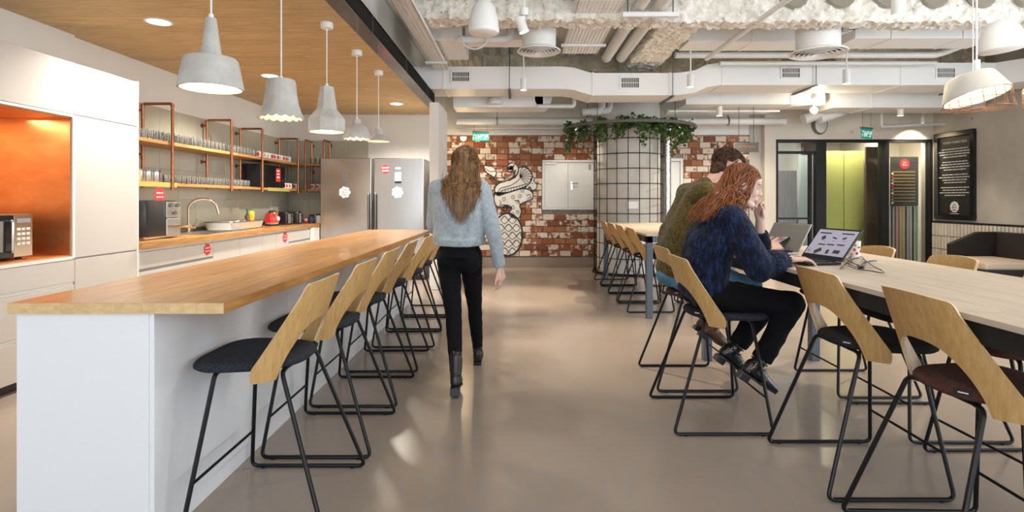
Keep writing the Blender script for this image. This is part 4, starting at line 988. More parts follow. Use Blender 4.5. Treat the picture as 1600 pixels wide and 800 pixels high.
# ================================================================== CHAIRS
def back_mesh():
    us = [-.30, -.292, -.28, -.265, -.25, -.235, -.22, -.205, -.198, -.192, -.190, -.186, -.18, -.172, -.162, -.15, -.135, -.115, -.09, -.06, -.03, 0]
    us = us + [-u for u in us[-2::-1]]
    def zu(u):
        a = abs(u)
        if a <= .18: return 1.003 - .012 * (a / .18) ** 2
        if a <= .205: return .991 - .05 * (1 - math.sqrt(max(0, 1 - ((a - .18) / .025) ** 2)))
        return .941 - (.941 - .66) * ((a - .205) / .095) ** 1.0
    def zl(u):
        a = abs(u)
        if a < .192: return .60 + .222 * max(0, (1 - (a / .192) ** 3.0)) ** (1 / 2.0)
        if a < .28: return .60
        return .60 + .04 * ((a - .28) / .02) ** 2
    # plan curve: gentle in the middle, wrapping forward at the sides
    def plan(u):
        s = f = 0.0; n = 40; a = abs(u)
        for k in range(n):
            q = a * (k + .5) / n
            th = .22 * q / .13 if q < .13 else .22 + (q - .13) * R(58) / .17
            s += math.cos(th) * a / n; f += math.sin(th) * a / n
        return math.copysign(s, u), f
    nz = 10; th = .013; Fv = []; Bv = []
    for u in us:
        s, f = plan(u); s2, f2 = plan(u + .001); tx, ty = s2 - s, f2 - f; L_ = math.hypot(tx, ty); nx, ny = ty / L_, -tx / L_
        for k in range(nz + 1):
            z = zl(u) + (zu(u) - zl(u)) * k / nz
            lean = -.082 - .125 * ((z - .60) / .37)
            F = f + lean; sc = 1 - .06 * (z - .6) / .37
            Fv.append((F, s * sc, z)); Bv.append((F + ny * th, s * sc + nx * th, z))
    n = len(us); mb = MB(); mb.v = Fv + Bv; o = len(Fv); c = nz + 1
    for i in range(n - 1):
        for k in range(nz):
            a = i * c + k; mb.f.append((a, a + 1, a + c + 1, a + c)); mb.m.append(0); mb.f.append((o + a, o + a + c, o + a + c + 1, o + a + 1)); mb.m.append(0)
        a = i * c; mb.f.append((a, a + c, o + a + c, o + a)); mb.m.append(1); a += nz; mb.f.append((a, o + a, o + a + c, a + c)); mb.m.append(1)
    for k in range(nz):
        a = k; mb.f.append((a, o + a, o + a + 1, a + 1)); mb.m.append(1); a = (n - 1) * c + k; mb.f.append((a, a + 1, o + a + 1, o + a)); mb.m.append(1)
    return mb
def make_chair(label, seat_m, loc, rz, group, oak='chair_oak'):
    """local +x is the way the sitter faces"""
    t = T('bar_chair', label, 'chair', loc, rz, group)
    # seat cushion
    out = []
    for k in range(40):
        a = 2 * PI * k / 40; c, s = math.cos(a), math.sin(a); e = .50 if c > 0 else .72
        x = .095 + .225 * math.copysign(abs(c) ** e, c); w = .232 - .05 * max(0, min(1, (.20 - x) / .33)); y = w * math.copysign(abs(s) ** e, s)
        out.append((x, y))
    rings = []
    for sc, z in ((.80, .632), (.95, .634), (1.0, .644), (1.0, .656), (.96, .668), (.86, .674), (.55, .670), (.2, .667)):
        rings.append([Vector((.095 + (p[0] - .095) * sc, p[1] * sc, z + .012 * max(0, (p[0] - .25)) * 0 + .02 * max(0, (.02 - p[0])))) for p in out])
    MB().ring_loft(rings).build('seat', seat_m, t, smooth=60)
    bm = back_mesh(); bm.build('backrest', [oak, 'ply_edge'], t, smooth=40)
    for s in (-1, 1):
        p = fillet([(.19, s * .12, .624), (.205, s * .178, .624), (.28, s * .29, .011), (-.285, s * .29, .011), (-.075, s * .185, .624), (-.06, s * .12, .624)], .035, 5)
        MB().tube(p, .0095, 8).build('sled_frame', 'black_metal', t, smooth=True)
        for x in (.22, -.22): MB().cyl((x, s * .29, 0), (x, s * .29, .006), .011, n=8).build('glide', 'black_plastic', t)
    f = MB()
    for x in (.19, -.06): f.cyl((x, -.125, .624), (x, .125, .624), .009, n=8)
    f.cyl((.19, 0, .624), (-.06, 0, .624), .009, n=8); f.build('cross_bar', 'black_metal', t, smooth=True)
    q = (.20 - .011) / .613; MB().cyl((.28 - .075 * q, -.29 + .112 * q, .2), (.28 - .075 * q, .29 - .112 * q, .2), .0065, n=8).build('footrest', 'black_metal', t, smooth=True)
    Rg = Matrix.Rotation(R(-38), 3, 'Z') if 0 else Matrix.Rotation(R(38), 3, 'Z')
    g_ = MB().cbox((-.098, -.125, .664), (.008, .05, .018), Rg).build('fabric_tag', 'black_plastic', t); MB().cbox(Vector((-.098, -.125, .664)) + Rg @ Vector((-.0045, 0, 0)), (.001, .03, .004), Rg).build('tag_print', 'white_print', g_)
    return t
GI, GN, GF = 'bar chairs along the white island', 'bar chairs around the near oak table', 'bar chairs around the far oak table'
isl = [2.43, 3.10, 3.79, 4.50, 5.20, 5.88, 6.56]
il = ['bar chair with dark grey felt seat at the island, nearest to the camera', 'bar chair at the white island, second from the near end', 'bar chair at the white island, third from the near end', 'bar chair at the white island, fourth from the near end, middle of the row',
      'bar chair at the white island, fifth from the near end', 'bar chair at the white island beside the walking woman, sixth from the near end', 'bar chair at the far end of the white island next to the fridge']
pro = make_chair(il[0], 'charcoal_felt', (-1.045, isl[0], 0), PI, GI)
for y, l in list(zip(isl, il))[1:]: dup(pro, (-1.045 + random.uniform(-.012, .012), y, 0), PI + random.uniform(-.03, .03), l)
TX0, TX1 = 1.54, 2.53
dup(pro, (1.175, 3.375, 0), 0, 'bar chair with dark seat that the red-haired woman sits on', group=GN)
pm = make_chair('bar chair with maroon seat that the man in the olive sweater sits on', 'maroon_felt', (1.255, 4.07, 0), 0, GN)
pb = make_chair('empty bar chair with black felt seat next to the red-haired woman', 'black_felt', (1.66, 2.70, 0), 0, GN)
dup(pm, (1.665, 2.03, 0), -.02, 'empty bar chair with maroon seat, closest to the camera of all at the oak table', group=GN)
far = ['bar chair with maroon seat across the near table, cut by the picture edge', 'bar chair across the near table in front of the white tiles', 'bar chair across the near table behind the coiled cables', 'bar chair on the far side of the near table behind the grey laptop']
for (y, l), q in zip(zip((2.60, 3.27, 3.95, 4.6), far), (pm, pb, pb, pb)): 
    if y < 4.3: dup(q, (2.44, y, 0), PI + random.uniform(-.03, .03), l, group=GN)
fl = ['bar chair at the far table, nearest on its left side behind the steel leg', 'bar chair at the far table, second on its left side', 'bar chair at the far table, third on its left side', 'bar chair at the far table, last on its left side before the round column']
for i, (y, l) in enumerate(zip((6.72, 7.42, 8.10, 8.80), fl)): dup((pb, pm, pb, pm)[i], (1.575, y, 0), random.uniform(-.03, .03), l, group=GF)
fr_ = ['bar chair with maroon seat at the far table, nearest on its right side', 'bar chair at the far table, second on its right side', 'bar chair at the far table, third on its right side']
for i, (y, l) in enumerate(zip((6.72, 7.42, 8.10), fr_)): dup((pm, pb, pb)[i], (2.34, y, 0), PI, l, group=GF)

# ================================================================== TABLES
def table(lab, x0, x1, y0, y1, nb):
    t = T('high_table', lab, 'table', ((x0 + x1) / 2, (y0 + y1) / 2, 0), group='high oak tables with steel frames')
    w_ = (x1 - x0) / nb
    for i in range(nb):
        y = y0
        while y < y1 - .01:
            e = min(y + random.uniform(.9, 1.7), y1)
            if y1 - e < .3: e = y1
            inst(MB().cbox((0, 0, 0), (w_ - .0015, e - y - .0015, .022)).mesh('top_board', 'table_oak', bevel=.001, seg=1), 'top_board', (x0 + w_ * (i + .5), (y + e) / 2, .939), t); y = e
    f = MB()
    f.box(x0 + .012, y0 + .012, .855, x0 + .06, y1 - .012, .927); f.box(x1 - .06, y0 + .012, .855, x1 - .012, y1 - .012, .927)
    f.build('side_rail', 'black_frame', t, w=True)
    for a, b in ((y0 + .012, y0 + .06), (y1 - .06, y1 - .012)): B(x0 + .06, a, .855, x1 - .06, b, .927).build('end_rail', 'bluegrey_steel', t, w=True)
    for a in (x0 + .012, x1 - .082):
        for b in (y0 + .012, y1 - .082): B(a, b, 0, a + .07, b + .07, .928).build('leg', 'bluegrey_steel', t, w=True, bevel=.004)
    return t
table('long pale oak high table in front, where the two people sit', TX0, TX1, .75, 4.60, 6)
table('pale oak high table behind, reaching to the round column', 1.45, 2.47, 6.12, 9.2, 6)

# ================================================================== THINGS ON THE TABLE
TZ = .951
def laptop(lab, hinge0, hinge1, depth, lid, tilt, mats, prints=False):
    h0, h1 = Vector(hinge0), Vector(hinge1); c = (h0 + h1) / 2; d = h1 - h0; w_ = d.length; ang = math.atan2(d.y, d.x)
    t = T('laptop', lab, 'laptop', (c.x, c.y, TZ), ang)     # local x along hinge (near to far), +y towards the sitter
    MB().cbox((0, depth / 2, .009), (w_, depth, .014)).build('base', mats[0], t, bevel=.003)
    for a in (-w_ * .4, w_ * .4):
        for b in (.02, depth - .02): MB().cyl((a, b, 0), (a, b, .003), .008, n=8).build('foot', 'black_plastic', t)
    keys = MB()
    for i in range(5):
        for j in range(13): keys.cbox((-w_ * .45 + w_ * .9 * (j + .5) / 13, .035 + i * .021, .0175), (w_ * .06, .016, .004))
    keys.build('keys', 'black_plastic', t, kind='stuff'); MB().cbox((0, depth - .045, .0165), (.1, .06, .002)).build('touchpad', mats[2], t)
    Rm = Matrix.Rotation(tilt, 3, 'X')
    MB().cbox(Rm @ Vector((0, 0, lid / 2)) + Vector((0, -.004, .018)), (w_, .007, lid), Rm).build('lid', mats[0], t, bevel=.002)
    n_ = Rm @ Vector((0, 1, 0))
    MB().cbox(Rm @ Vector((0, 0, lid / 2)) + Vector((0, -.004, .018)) + n_ * .0038, (w_ * .985, .001, lid * .97), Rm).build('bezel', mats[1], t)
    MB().cbox(Rm @ Vector((0, 0, lid * .53)) + Vector((0, -.004, .018)) + n_ * .0044, (w_ * .93, .001, lid * .82), Rm).build('screen', mats[3], t)
    MB().cyl((-w_ * .35, 0, .016), (w_ * .35, 0, .016), .006, n=8).build('hinge', 'black_plastic', t)
    if prints:
        sw, sh_ = w_ * .93, lid * .82
        def pr(u, v, a, b, m_, rot=0):
            Rr = Rm @ Matrix.Rotation(rot, 3, 'Y')
            MB().cbox(Rm @ Vector((-u * sw, 0, lid * .53 + v * sh_)) + Vector((0, -.004, .018)) + n_ * .0053, (a * sw, .0008, b * sh_), Rr).build('screen_print', m_, t)
        pr(.28, .38, .3, .05, 'screen_dark'); pr(-.28, .36, .3, .05, 'screen_dark')
        for u, v, a, b, r_ in ((.26, .2, .09, .07, .4), (.02, .19, .12, .05, -.2), (-.26, .17, .09, .16, .55), (.27, -.06, .18, .05, 0), (.02, -.08, .18, .05, 0), (-.2, -.1, .18, .05, 0), (.27, -.33, .16, .13, 0), (.05, -.36, .07, .16, .1), (-.2, -.36, .17, .15, .6), (-.43, -.38, .03, .05, .3)): pr(u, v, a, b, 'screen_dark', r_)
        for u, v in ((.3, .09), (.03, .07), (-.18, .04)): pr(u, v, .03, .025, 'red_print')
    return t
laptop('black laptop with lit screen in front of the red-haired woman', (1.93, 3.235, TZ), (1.865, 3.575, TZ), .225, .235, R(38), ('black_plastic', 'black_frame', 'dark_steel', 'screen_lit'), True)
laptop('grey laptop standing open in front of the man', (1.985, 3.84, TZ), (1.89, 4.20, TZ), .24, .225, R(30), ('laptop_silver', 'laptop_silver', 'laptop_silver', 'screen_grey'))
t = T('cable', 'loose black cable coiled on the pale table behind the black laptop', 'cable', (2.15, 3.3, TZ))
rn = random.Random(4)
def tb(x, y): k = (y - 312) / .385; return Vector(((x - 808) / k, 850 / k, TZ + .006))
pts = [tb(*p) for p in ((1318, 408), (1330, 403), (1322, 416), (1313, 420), (1326, 412), (1345, 405), (1352, 410), (1345, 419), (1330, 412), (1334, 404), (1350, 408), (1365, 421), (1379, 424), (1378, 429), (1360, 428), (1340, 421), (1326, 418))]
for i, p in enumerate(pts): p.z += (i % 3) * .007
MB().tube(spline(pts, 6), .0028, 6).build('cord', 'black_plastic', t, w=True, smooth=True)
t2 = T('cable', 'second black cable loop lying across the coiled cable', 'cable', (2.2, 3.3, TZ))
pts = [tb(*p) for p in ((1316, 404), (1324, 414), (1345, 422), (1358, 416), (1370, 414), (1352, 418), (1340, 424), (1322, 419))]
for i, p in enumerate(pts): p.z += .022 + (i % 2) * .006
MB().tube(spline(pts, 6), .0026, 6).build('cord', 'black_plastic', t2, w=True, smooth=True)
MB().cyl(tb(1341, 419) + Vector((0, 0, .004)), tb(1350, 420) + Vector((0, 0, .004)), .009, n=8).build('ferrite_bead', 'black_plastic', t, w=True, smooth=True)
t = T('paper_cup', 'white cup with red and gold pattern behind the black laptop', 'cup', (2.24, 3.62, TZ))
MB().lathe([(0, 0), (.034, 0), (.042, .115), (.039, .115), (.032, .005), (0, .005)], 20).build('cup', 'porcelain', t, smooth=True)
for i, (a, z, m_) in enumerate(((-2.4, .03, 'menu_line'), (-2.0, .06, 'red_print'), (-2.6, .08, 'red_print'), (-1.6, .035, 'red_print'), (-1.3, .075, 'menu_line'), (-1.9, .09, 'menu_line'), (-3.0, .05, 'red_print'), (-.8, .05, 'red_print'))):
    r_ = .0345 + z * .07; MB().sph((math.cos(a) * r_, math.sin(a) * r_, z), (.009, .009, .009), 10, 6).build('printed_dot', m_, t, smooth=True)
t = T('paper_sheet', 'small folded white paper sheet standing by the grey laptop', 'paper', (1.86, 4.02, TZ))
MB().prism([(-.03, 0), (-.028, 0), (.002, .10), (.03, 0), (.032, 0), (.003, .104), (.001, .104)], 'y', -.03, .03).build('folded_sheet', 'white_print', t)

# sofa corner on the right
t = T('armchair', 'dark low lounge armchair with beige seat before the white tiles', 'armchair', (7.55, 8.6, 0))
B(7.02, 8.05, .09, 8.05, 9.15, .28).build('base', 'sofa_dark', t, w=True, bevel=.02)
B(7.0, 8.12, .281, 7.92, 9.08, .40).build('seat_cushion', 'sofa_beige', t, w=True, bevel=.04, seg=4)
MB().prism([(7.92, .281), (8.08, .281), (8.14, .80), (8.02, .80)], 'y', 8.02, 9.2).build('backrest', 'sofa_dark', t, w=True, bevel=.02)
MB().prism([(7.25, .281), (7.92, .281), (8.02, .80), (7.72, .80), (7.25, .60)], 'y', 9.09, 9.19).build('arm_wing', 'sofa_dark', t, w=True, bevel=.015)
for a in (7.08, 7.98):
    for b in (8.12, 9.08): MB().cyl((a, b, 0), (a, b, .09), .02, n=10).build('foot', 'black_metal', t, w=True)

# ================================================================== PENDANTS OVER THE ISLAND
ZC = 2.845
def pendant(y, lab, prof, zb, ztop, n=28, wob=None, flat=False, glow_r=.1, canopy=True, power=6):
    t = T('pendant_lamp', lab, 'lamp', (-1.62, y, zb), group='concrete pendant lamps over the island')
    p = [(r, z - zb) for r, z in prof]; h = ztop - zb
    inner = [(max(r - .009, .003), max(z - .006, 0) if i else 0) for i, (r, z) in enumerate(p)]
    full = inner[::-1] + p if False else p + []
    mb = MB(); mb.lathe(p[:1] + p + [(0.001, h)], n, wob=wob); mb.lathe([(max(r - .010, .003), z) for r, z in p][: max(2, len(p) - 1)], n, wob=wob)
    ri = p[0][0]; mb.lathe([(ri, 0), (ri - .010, 0)], n, wob=wob)
    mb.build('shade', 'concrete_lamp', t, smooth=None if flat else 40)
    MB().lathe([(glow_r, .028), (glow_r * .6, .034), (0.001, .036)], 24).build('diffuser', 'warm_glow', t, smooth=True)
    MB().sph((0, 0, .05), .03, 12, 8).build('bulb', 'bulb_glow', t, smooth=True)
    MB().lathe([(0, h + .02), (.012, h + .02), (.014, h - .005), (0, h - .005)], 12).build('cord_grip', 'white_metal', t)
    MB().cyl((0, 0, h), (0, 0, ZC - zb), .0055, n=6).build('cord', 'white_cord', t)
    MB().lathe([(0, ZC - zb), (.052, ZC - zb), (.052, ZC - zb - .045), (.046, ZC - zb - .05), (0, ZC - zb - .05)], 24).build('canopy', 'white_metal', t, smooth=40)
    lamp('pendant_light', 'SPOT', (0, 0, .02), power, (1, .80, .52), .05, parent=t, spot=130, blend=.6)
    return t
pendant(2.88, 'round concrete pendant lamp with tall neck, nearest over the island', [(.157, 1.926), (.158, 1.935), (.132, 2.075), (.122, 2.088), (.055, 2.096), (.05, 2.105), (.026, 2.30)], 1.926, 2.302, 40, glow_r=.14)
def scal(k, dz, amp):
    def f(r, z, a): 
        low = max(0, 1 - z / .09); return r * (1 + amp * math.cos(k * a) * (.3 + low)), z + dz * low * (abs(math.cos(k * a / 2)) - .5)
    return f
pendant(3.735, 'fluted concrete pendant lamp with scalloped rim, second over the island', [(.150, 1.90), (.132, 1.935), (.112, 2.0), (.10, 2.08), (.094, 2.15), (.086, 2.163)], 1.90, 2.165, 64, scal(16, -.013, .014), glow_r=.115)
pendant(4.63, 'octagonal concrete pendant lamp with long neck, middle one over the island', [(.155, 1.915), (.157, 2.015), (.15, 2.03), (.088, 2.105), (.058, 2.30)], 1.915, 2.305, 8, flat=True, glow_r=.12)
pendant(5.50, 'small bell-shaped concrete pendant lamp with scalloped rim, fourth over the island', [(.136, 1.955), (.132, 1.99), (.12, 2.03), (.09, 2.08), (.045, 2.105), (.038, 2.15)], 1.955, 2.155, 48, scal(12, -.015, .03), glow_r=.10)
pendant(6.36, 'flat flared concrete pendant lamp, farthest over the island', [(.138, 2.02), (.13, 2.035), (.095, 2.07), (.065, 2.095), (.058, 2.10), (.058, 2.16)], 2.02, 2.165, 32, glow_r=.11)
for x, y, lab in ((-3.03, 4.6, 'round recessed downlight in the oak ceiling nearest the camera'), (-3.0, 6.6, 'round recessed downlight in the oak ceiling above the sink'), (-1.89, 8.53, 'round recessed downlight in the oak ceiling before the fridge'), (-3.03, 2.7, 'added out-of-view downlight in the oak ceiling above the copper niche')):  # the last one is unseen, added to brighten the kitchen
    pw_ = 350 if y > 6 else 210 if y > 3 else 18
    t = T('downlight', lab, 'light', (x, y, 2.845), group='downlights in the oak ceiling')
    MB().lathe([(.088, 0), (.108, 0), (.108, -.004), (.088, -.006), (.088, 0)], 28).build('trim_ring', 'white_metal', t, smooth=40); MB().lathe([(.089, -.002), (.001, -.002)], 24).build('lens', 'down_glow', t)
    lamp('downlight_beam', 'SPOT', (0, 0, -.02), pw_, (1, .90, .76), .07, parent=t, spot=140, blend=.7)

# ================================================================== SERVICES UNDER THE SLAB
DY0, DY1 = 8.3, 8.92
t = T('air_duct', 'long white rectangular air duct crossing the room with stepped bends', 'duct', (3, 8.6, 3.2))
kD = 850 / DY0
def dz(y): return 1.34 + (312 - y) / kD
def dx(x): return (x - 808) / kD
top = [(-1.62, dz(104)), (dx(880), dz(104)), (dx(896), dz(105.5)), (dx(912), dz(110.5)), (dx(925), dz(114)), (dx(1045), dz(114)), (dx(1062), dz(113.5)), (dx(1085), dz(110)), (dx(1105), dz(101)), (dx(1125), dz(98)), (7.3, dz(98))]
hh = .34
MB().prism(top + [(x, z - hh) for x, z in top[::-1]], 'y', DY0, DY1).build('casing', 'duct_white', t, w=True)
MB().prism([(7.3, DY0), (7.3, DY1), (7.75, DY1 - .1), (8.1, DY1 - .5), (8.19, DY1 - 1.0), (8.19, 6.0), (7.6, 6.0), (7.6, 7.6), (7.52, 8.0)], 'z', dz(98) - hh, dz(98)).build('bend', 'duct_white', t, w=True)
for x, zt_ in ((dx(692), dz(104)), (dx(925), dz(114)), (dx(1045), dz(114)), (dx(1128), dz(98)), (dx(1270), dz(98)), (dx(1407), dz(98)), (dx(1535), dz(98))):
    f = MB(); f.box(x, DY0 - .008, zt_ - hh - .008, x + .028, DY1 + .008, zt_ - hh - .0005); f.box(x, DY0 - .008, zt_ - hh - .0005, x + .028, DY0 - .0005, zt_ + .008); f.build('flange', 'duct_white', t, w=True)
for x0, x1, y0, y1 in ((707, 733, 113, 127), (971, 998, 122, 137), (1222, 1249, 107, 121), (1464, 1491, 107, 121)):
    a, b, c, d = dx(x0), dx(x1), dz(y1), dz(y0)
    B(a, DY0 - .004, c, b, DY0 - .001, d).build('grille', 'grille_dark', t, w=True)
    f = MB(); q = .025
    f.box(a - q, DY0 - .014, c - q, b + q, DY0 - .0005, c); f.box(a - q, DY0 - .014, d, b + q, DY0 - .0005, d + q); f.box(a - q, DY0 - .014, c, a, DY0 - .0005, d); f.box(b, DY0 - .014, c, b + q, DY0 - .0005, d); f.build('grille_frame', 'duct_white', t, w=True)
    f = MB()
    for i in range(1, 10): xx = a + (b - a) * i / 10; f.box(xx - .004, DY0 - .012, c, xx + .004, DY0 - .004, d)
    f.box(a, DY0 - .011, (c + d) / 2 - .004, b, DY0 - .005, (c + d) / 2 + .004); f.build('fins', 'duct_white', t, w=True)
for x in (796, 1050, 1273, 1522):
    xx = dx(x); zb = 2.88 if 1000 < x < 1100 else (2.99 if x < 1000 else 3.05)
    zb = {796: dz(104) - hh, 1050: dz(114) - hh, 1273: dz(98) - hh, 1522: dz(98) - hh}[x] - .03
    f = MB(); f.box(xx - .02, DY0 - .06, zb, xx + .02, DY1 + .06, zb + .02); 
    for y in (DY0 - .04, DY1 + .04): f.cyl((xx, y, zb), (xx, y, 3.85), .006, n=6)
    f.build('trapeze_hanger', 'bluegrey_steel', t, w=True)
# spray-foamed beams (structure)
def foam(name, x0, y0, z0, x1, y1, z1, m='foam', amp=.03, step=.024, extra=None):
    mb = MB(); nx, ny, nz = max(1, int((x1 - x0) / step)), max(1, int((y1 - y0) / step)), max(1, int((z1 - z0) / step))
    bm = bmesh.new()
    def face(nu, nv, fn):
        vs = [fn(i / nu, j / nv) for j in range(nv + 1) for i in range(nu + 1)]; mb.add(vs, [(j * (nu + 1) + i, j * (nu + 1) + i + 1, (j + 1) * (nu + 1) + i + 1, (j + 1) * (nu + 1) + i) for j in range(nv) for i in range(nu)])
    L3 = lambda a, b, t: a + (b - a) * t
    face(nx, ny, lambda u, v: (L3(x0, x1, u), L3(y0, y1, v), z0)); face(nx, ny, lambda u, v: (L3(x0, x1, u), L3(y0, y1, v), z1))
    face(nx, nz, lambda u, v: (L3(x0, x1, u), y0, L3(z0, z1, v))); face(nx, nz, lambda u, v: (L3(x0, x1, u), y1, L3(z0, z1, v)))
    face(ny, nz, lambda u, v: (x0, L3(y0, y1, u), L3(z0, z1, v))); face(ny, nz, lambda u, v: (x1, L3(y0, y1, u), L3(z0, z1, v)))
    bm.free(); o = []
    for v in mb.v:
        p = Vector(v); n1 = mnoise.noise_vector(p * 6.0) * .8 + mnoise.noise_vector(p * 17) * .8 + mnoise.noise_vector(p * 34) * .85
        o.append(tuple(p + n1 * amp))
    mb.v = o
    b = mb.build(name, m, smooth=70); b['kind'] = 'structure'; return b
foam('trim_2', -1.25, 6.2, 3.40, 1.55, 6.5, 3.62)
kb = 850 / 6.2
bm_ = foam('trim_3', 1.55, 6.2, 3.37, 7.9, 6.45, 4.05)
for i in range(7):
    xx = 2.54 + i * .533
    MB().lathe([(.001, 0), (.17, 0), (.19, -.03)], 18, (0, 0, 0)).build('opening_disc', 'opening_shade', bm_).matrix_local = Matrix.Translation((xx + .6, 6.145, 3.70)) @ Matrix.Rotation(PI / 2, 4, 'X')  # dark disc on the solid beam, its colour stands for a hole's shade
foam('trim_4', 1.74, 6.45, 3.44, 2.22, 9.6, 3.95)
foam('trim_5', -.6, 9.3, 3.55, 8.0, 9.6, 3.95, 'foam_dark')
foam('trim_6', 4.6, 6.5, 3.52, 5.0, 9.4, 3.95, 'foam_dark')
foam('trim_7', 6.6, 6.45, 3.45, 8.15, 6.9, 3.7, 'foam')
def services(nm, lab, cat, mb_fn, m, loc, grp=None, smooth=True, part='pipe'):
    t = T(nm, lab, cat, loc, group=grp); mb_fn(t); return t
def pipe(lab, pts, r, m='pipe_white', n=12, clamps=(), nm='ceiling_pipe', fil=.1):
    pts = [Vector(p) for p in pts]; t = T(nm, lab, 'pipe', pts[0])
    MB().tube(fillet(pts, fil, 5) if len(pts) > 2 else pts, r, n).build('pipe', m, t, w=True, smooth=True)
    for c in clamps:
        p = pts[0].lerp(pts[-1], c); MB().tube([p + Vector((math.cos(a) * (r + .008), 0, math.sin(a) * (r + .008))) if abs((pts[-1] - pts[0]).normalized().y) > .7 else p + Vector((0, math.cos(a) * (r + .008), math.sin(a) * (r + .008))) for a in [i * PI / 6 for i in range(12)]], .01, 5, closed=True).build('clamp', 'dark_steel', t, w=True)
        MB().cyl(p + Vector((0, 0, r)), Vector((p.x, p.y, 3.9)), .006, n=5).build('hanger_rod', 'dark_steel', t, w=True)
    return t
def atz(x, y, z): d = FX * (z - 1.34) / (312 - y); return Vector(((x - 808) * d / FX, d, z))
# two grey-white pipes running back, left of the foam beam
za = 3.50
pipe('left one of two parallel pale pipes running back beside the foamed beam', [(1.36, 4.6, za), (1.36, 8.28, za)], .075, clamps=(.5,))
pipe('right one of two parallel pale pipes running back beside the foamed beam', [(1.58, 4.6, za), (1.58, 8.28, za)], .075, clamps=(.5,))
t = T('pipe_support', 'short slotted white rail carrying the two parallel pipes', 'bracket', (1.42, 6.4, 3.38)); MB().cbox((.05, -.4, -.0), (.62, .05, .05)).build('rail', 'white_metal', t, bevel=.004)
for x in (-.2, .3): MB().cyl((x, -.4, .02), (x, -.4, .5), .007, n=6).build('hanger_rod', 'dark_steel', t)
pipe('thin white pipe slanting across the ceiling in front of the foamed beam', [P(1238, -6, 5.6), P(1104, 92, 7.6)], .032, n=10)
# perforated cable tray
def tray(lab, x0, x1, z, y0, y1):
    t = T('cable_tray', lab, 'cable tray', ((x0 + x1) / 2, (y0 + y1) / 2, z))
    f = MB(); n = int((x1 - x0) / .042); m_ = int((y1 - y0) / .048)
    for i in range(n + 1): xx = x0 + (x1 - x0) * i / n; f.box(xx - .0125, y0, z, xx + .0125, y1, z + .004)
    f.build('long_strips', 'duct_white', t, w=True, kind='stuff'); f = MB()
    for j in range(m_ + 1): yy = y0 + (y1 - y0) * j / m_; f.box(x0, yy - .0145, z + .0045, x1, yy + .0145, z + .008)
    f.build('cross_strips', 'duct_white', t, w=True, kind='stuff')
    for xx in (x0 - .006, x1): B(xx, y0, z, xx + .006, y1, z + .06).build('side_rail', 'duct_white', t, w=True)
    for yy in (y0 + .8, y1 - .5): B(x0 - .06, yy, z - .03, x1 + .06, yy + .05, z - .001).build('support_rail', 'white_metal', t, w=True)
    return t
tray('wide perforated white cable tray running back under the deck', .66, 1.15, 3.46, 4.4, 7.9)
tray('narrow perforated cable tray beside the black edge beam', -1.24, -1.05, 3.30, 4.4, 8.2)
# round diffusers
def diffuser(lab, x, y, z, r, h, rn):
    t = T('round_diffuser', lab, 'vent', (x, y, z), group='round ceiling diffusers')
    MB().lathe([(rn, .03), (rn, h)], 28).build('neck', 'duct_white', t, smooth=True)
    f = MB()
    for i in range(6):
        q = r * (1 - i * .155); f.lathe([(q, .0 - i * .004), (q - .028, .028 - i * .004), (q - .034, .026 - i * .004), (q - .006, -.003 - i * .004), (q, -i * .004)], 36)
    f.build('rings', 'duct_white', t, smooth=40); MB().lathe([(rn + .01, .032), (.001, .034)], 28).build('inside', 'grille_dark', t)
    MB().lathe([(r + .001, 0), (r + .001, .012), (rn - .002, .045)], 36).build('rim', 'duct_white', t, smooth=40)
d1 = FX * 2.0 / (312 - 80)
diffuser('round white ceiling diffuser left of the cable tray', (842 - 808) * 6.9 / FX, 6.9, 1.34 + (312 - 81) * 6.9 / FX, .275, .42, .215)
diffuser('round white ceiling diffuser in front of the foamed beam on the right', (1278 - 808) * 6.75 / FX, 6.75, 1.34 + (312 - 84) * 6.75 / FX, .335, .5, .25)
# ducts above and behind the main duct
def duct(lab, x0, y0, z0, x1, y1, z1, bev=.006, m='duct_white', nm='ceiling_duct', grille=None):
    t = T(nm, lab, 'duct', ((x0 + x1) / 2, (y0 + y1) / 2, z0)); B(x0, y0, z0, x1, y1, z1).build('casing', m, t, w=True, bevel=bev)
    n = max(1, int((x1 - x0) / .9)) if x1 - x0 > y1 - y0 else 1
    for i in range(n):
        xx = x0 + (x1 - x0) * (i + .5) / n; B(xx, y0 - .008, z0 - .008, xx + .03, y0 - .0005, z1).build('flange', m, t, w=True); B(xx, y0 - .0005, z0 - .008, xx + .03, y1, z0 - .0005).build('flange', m, t, w=True)
    for s in (.15, .85):
        xx = x0 + (x1 - x0) * s; MB().cyl((xx, (y0 + y1) / 2, z1), (xx, (y0 + y1) / 2, 3.95), .006, n=5).build('hanger_rod', 'dark_steel', t, w=True)
    return t
duct('flat white duct above the main duct beside the black beam', -1.35, 7.1, 3.42, -.72, 8.1, 3.66)
duct('flat white duct high behind the foamed beam at the left', -.68, 7.15, 3.44, .35, 7.5, 3.62)
pipe('white pipe under the high flat duct, left of the round diffuser', [(-.75, 7.0, 3.40), (-.08, 7.0, 3.40), (-.08, 7.0, 3.85)], .05)
duct('flat white duct between the foamed beams on the right', 2.3, 7.3, 3.46, 4.0, 7.75, 3.68)
duct('white angled duct high on the right above the main duct', 4.35, 7.0, 3.42, 6.2, 7.5, 3.62)
pipe('white pipe above the main duct on the right', [(2.3, 7.9, 3.44), (6.1, 7.9, 3.44), (6.5, 7.6, 3.6)], .045)
pipe('second white pipe above the main duct on the right', [(3.0, 8.05, 3.36), (6.2, 8.05, 3.36)], .032)
t = T('cable_bundle', 'looped white and black cables hanging above the main duct on the right', 'cable', (4.2, 7.6, 3.5))
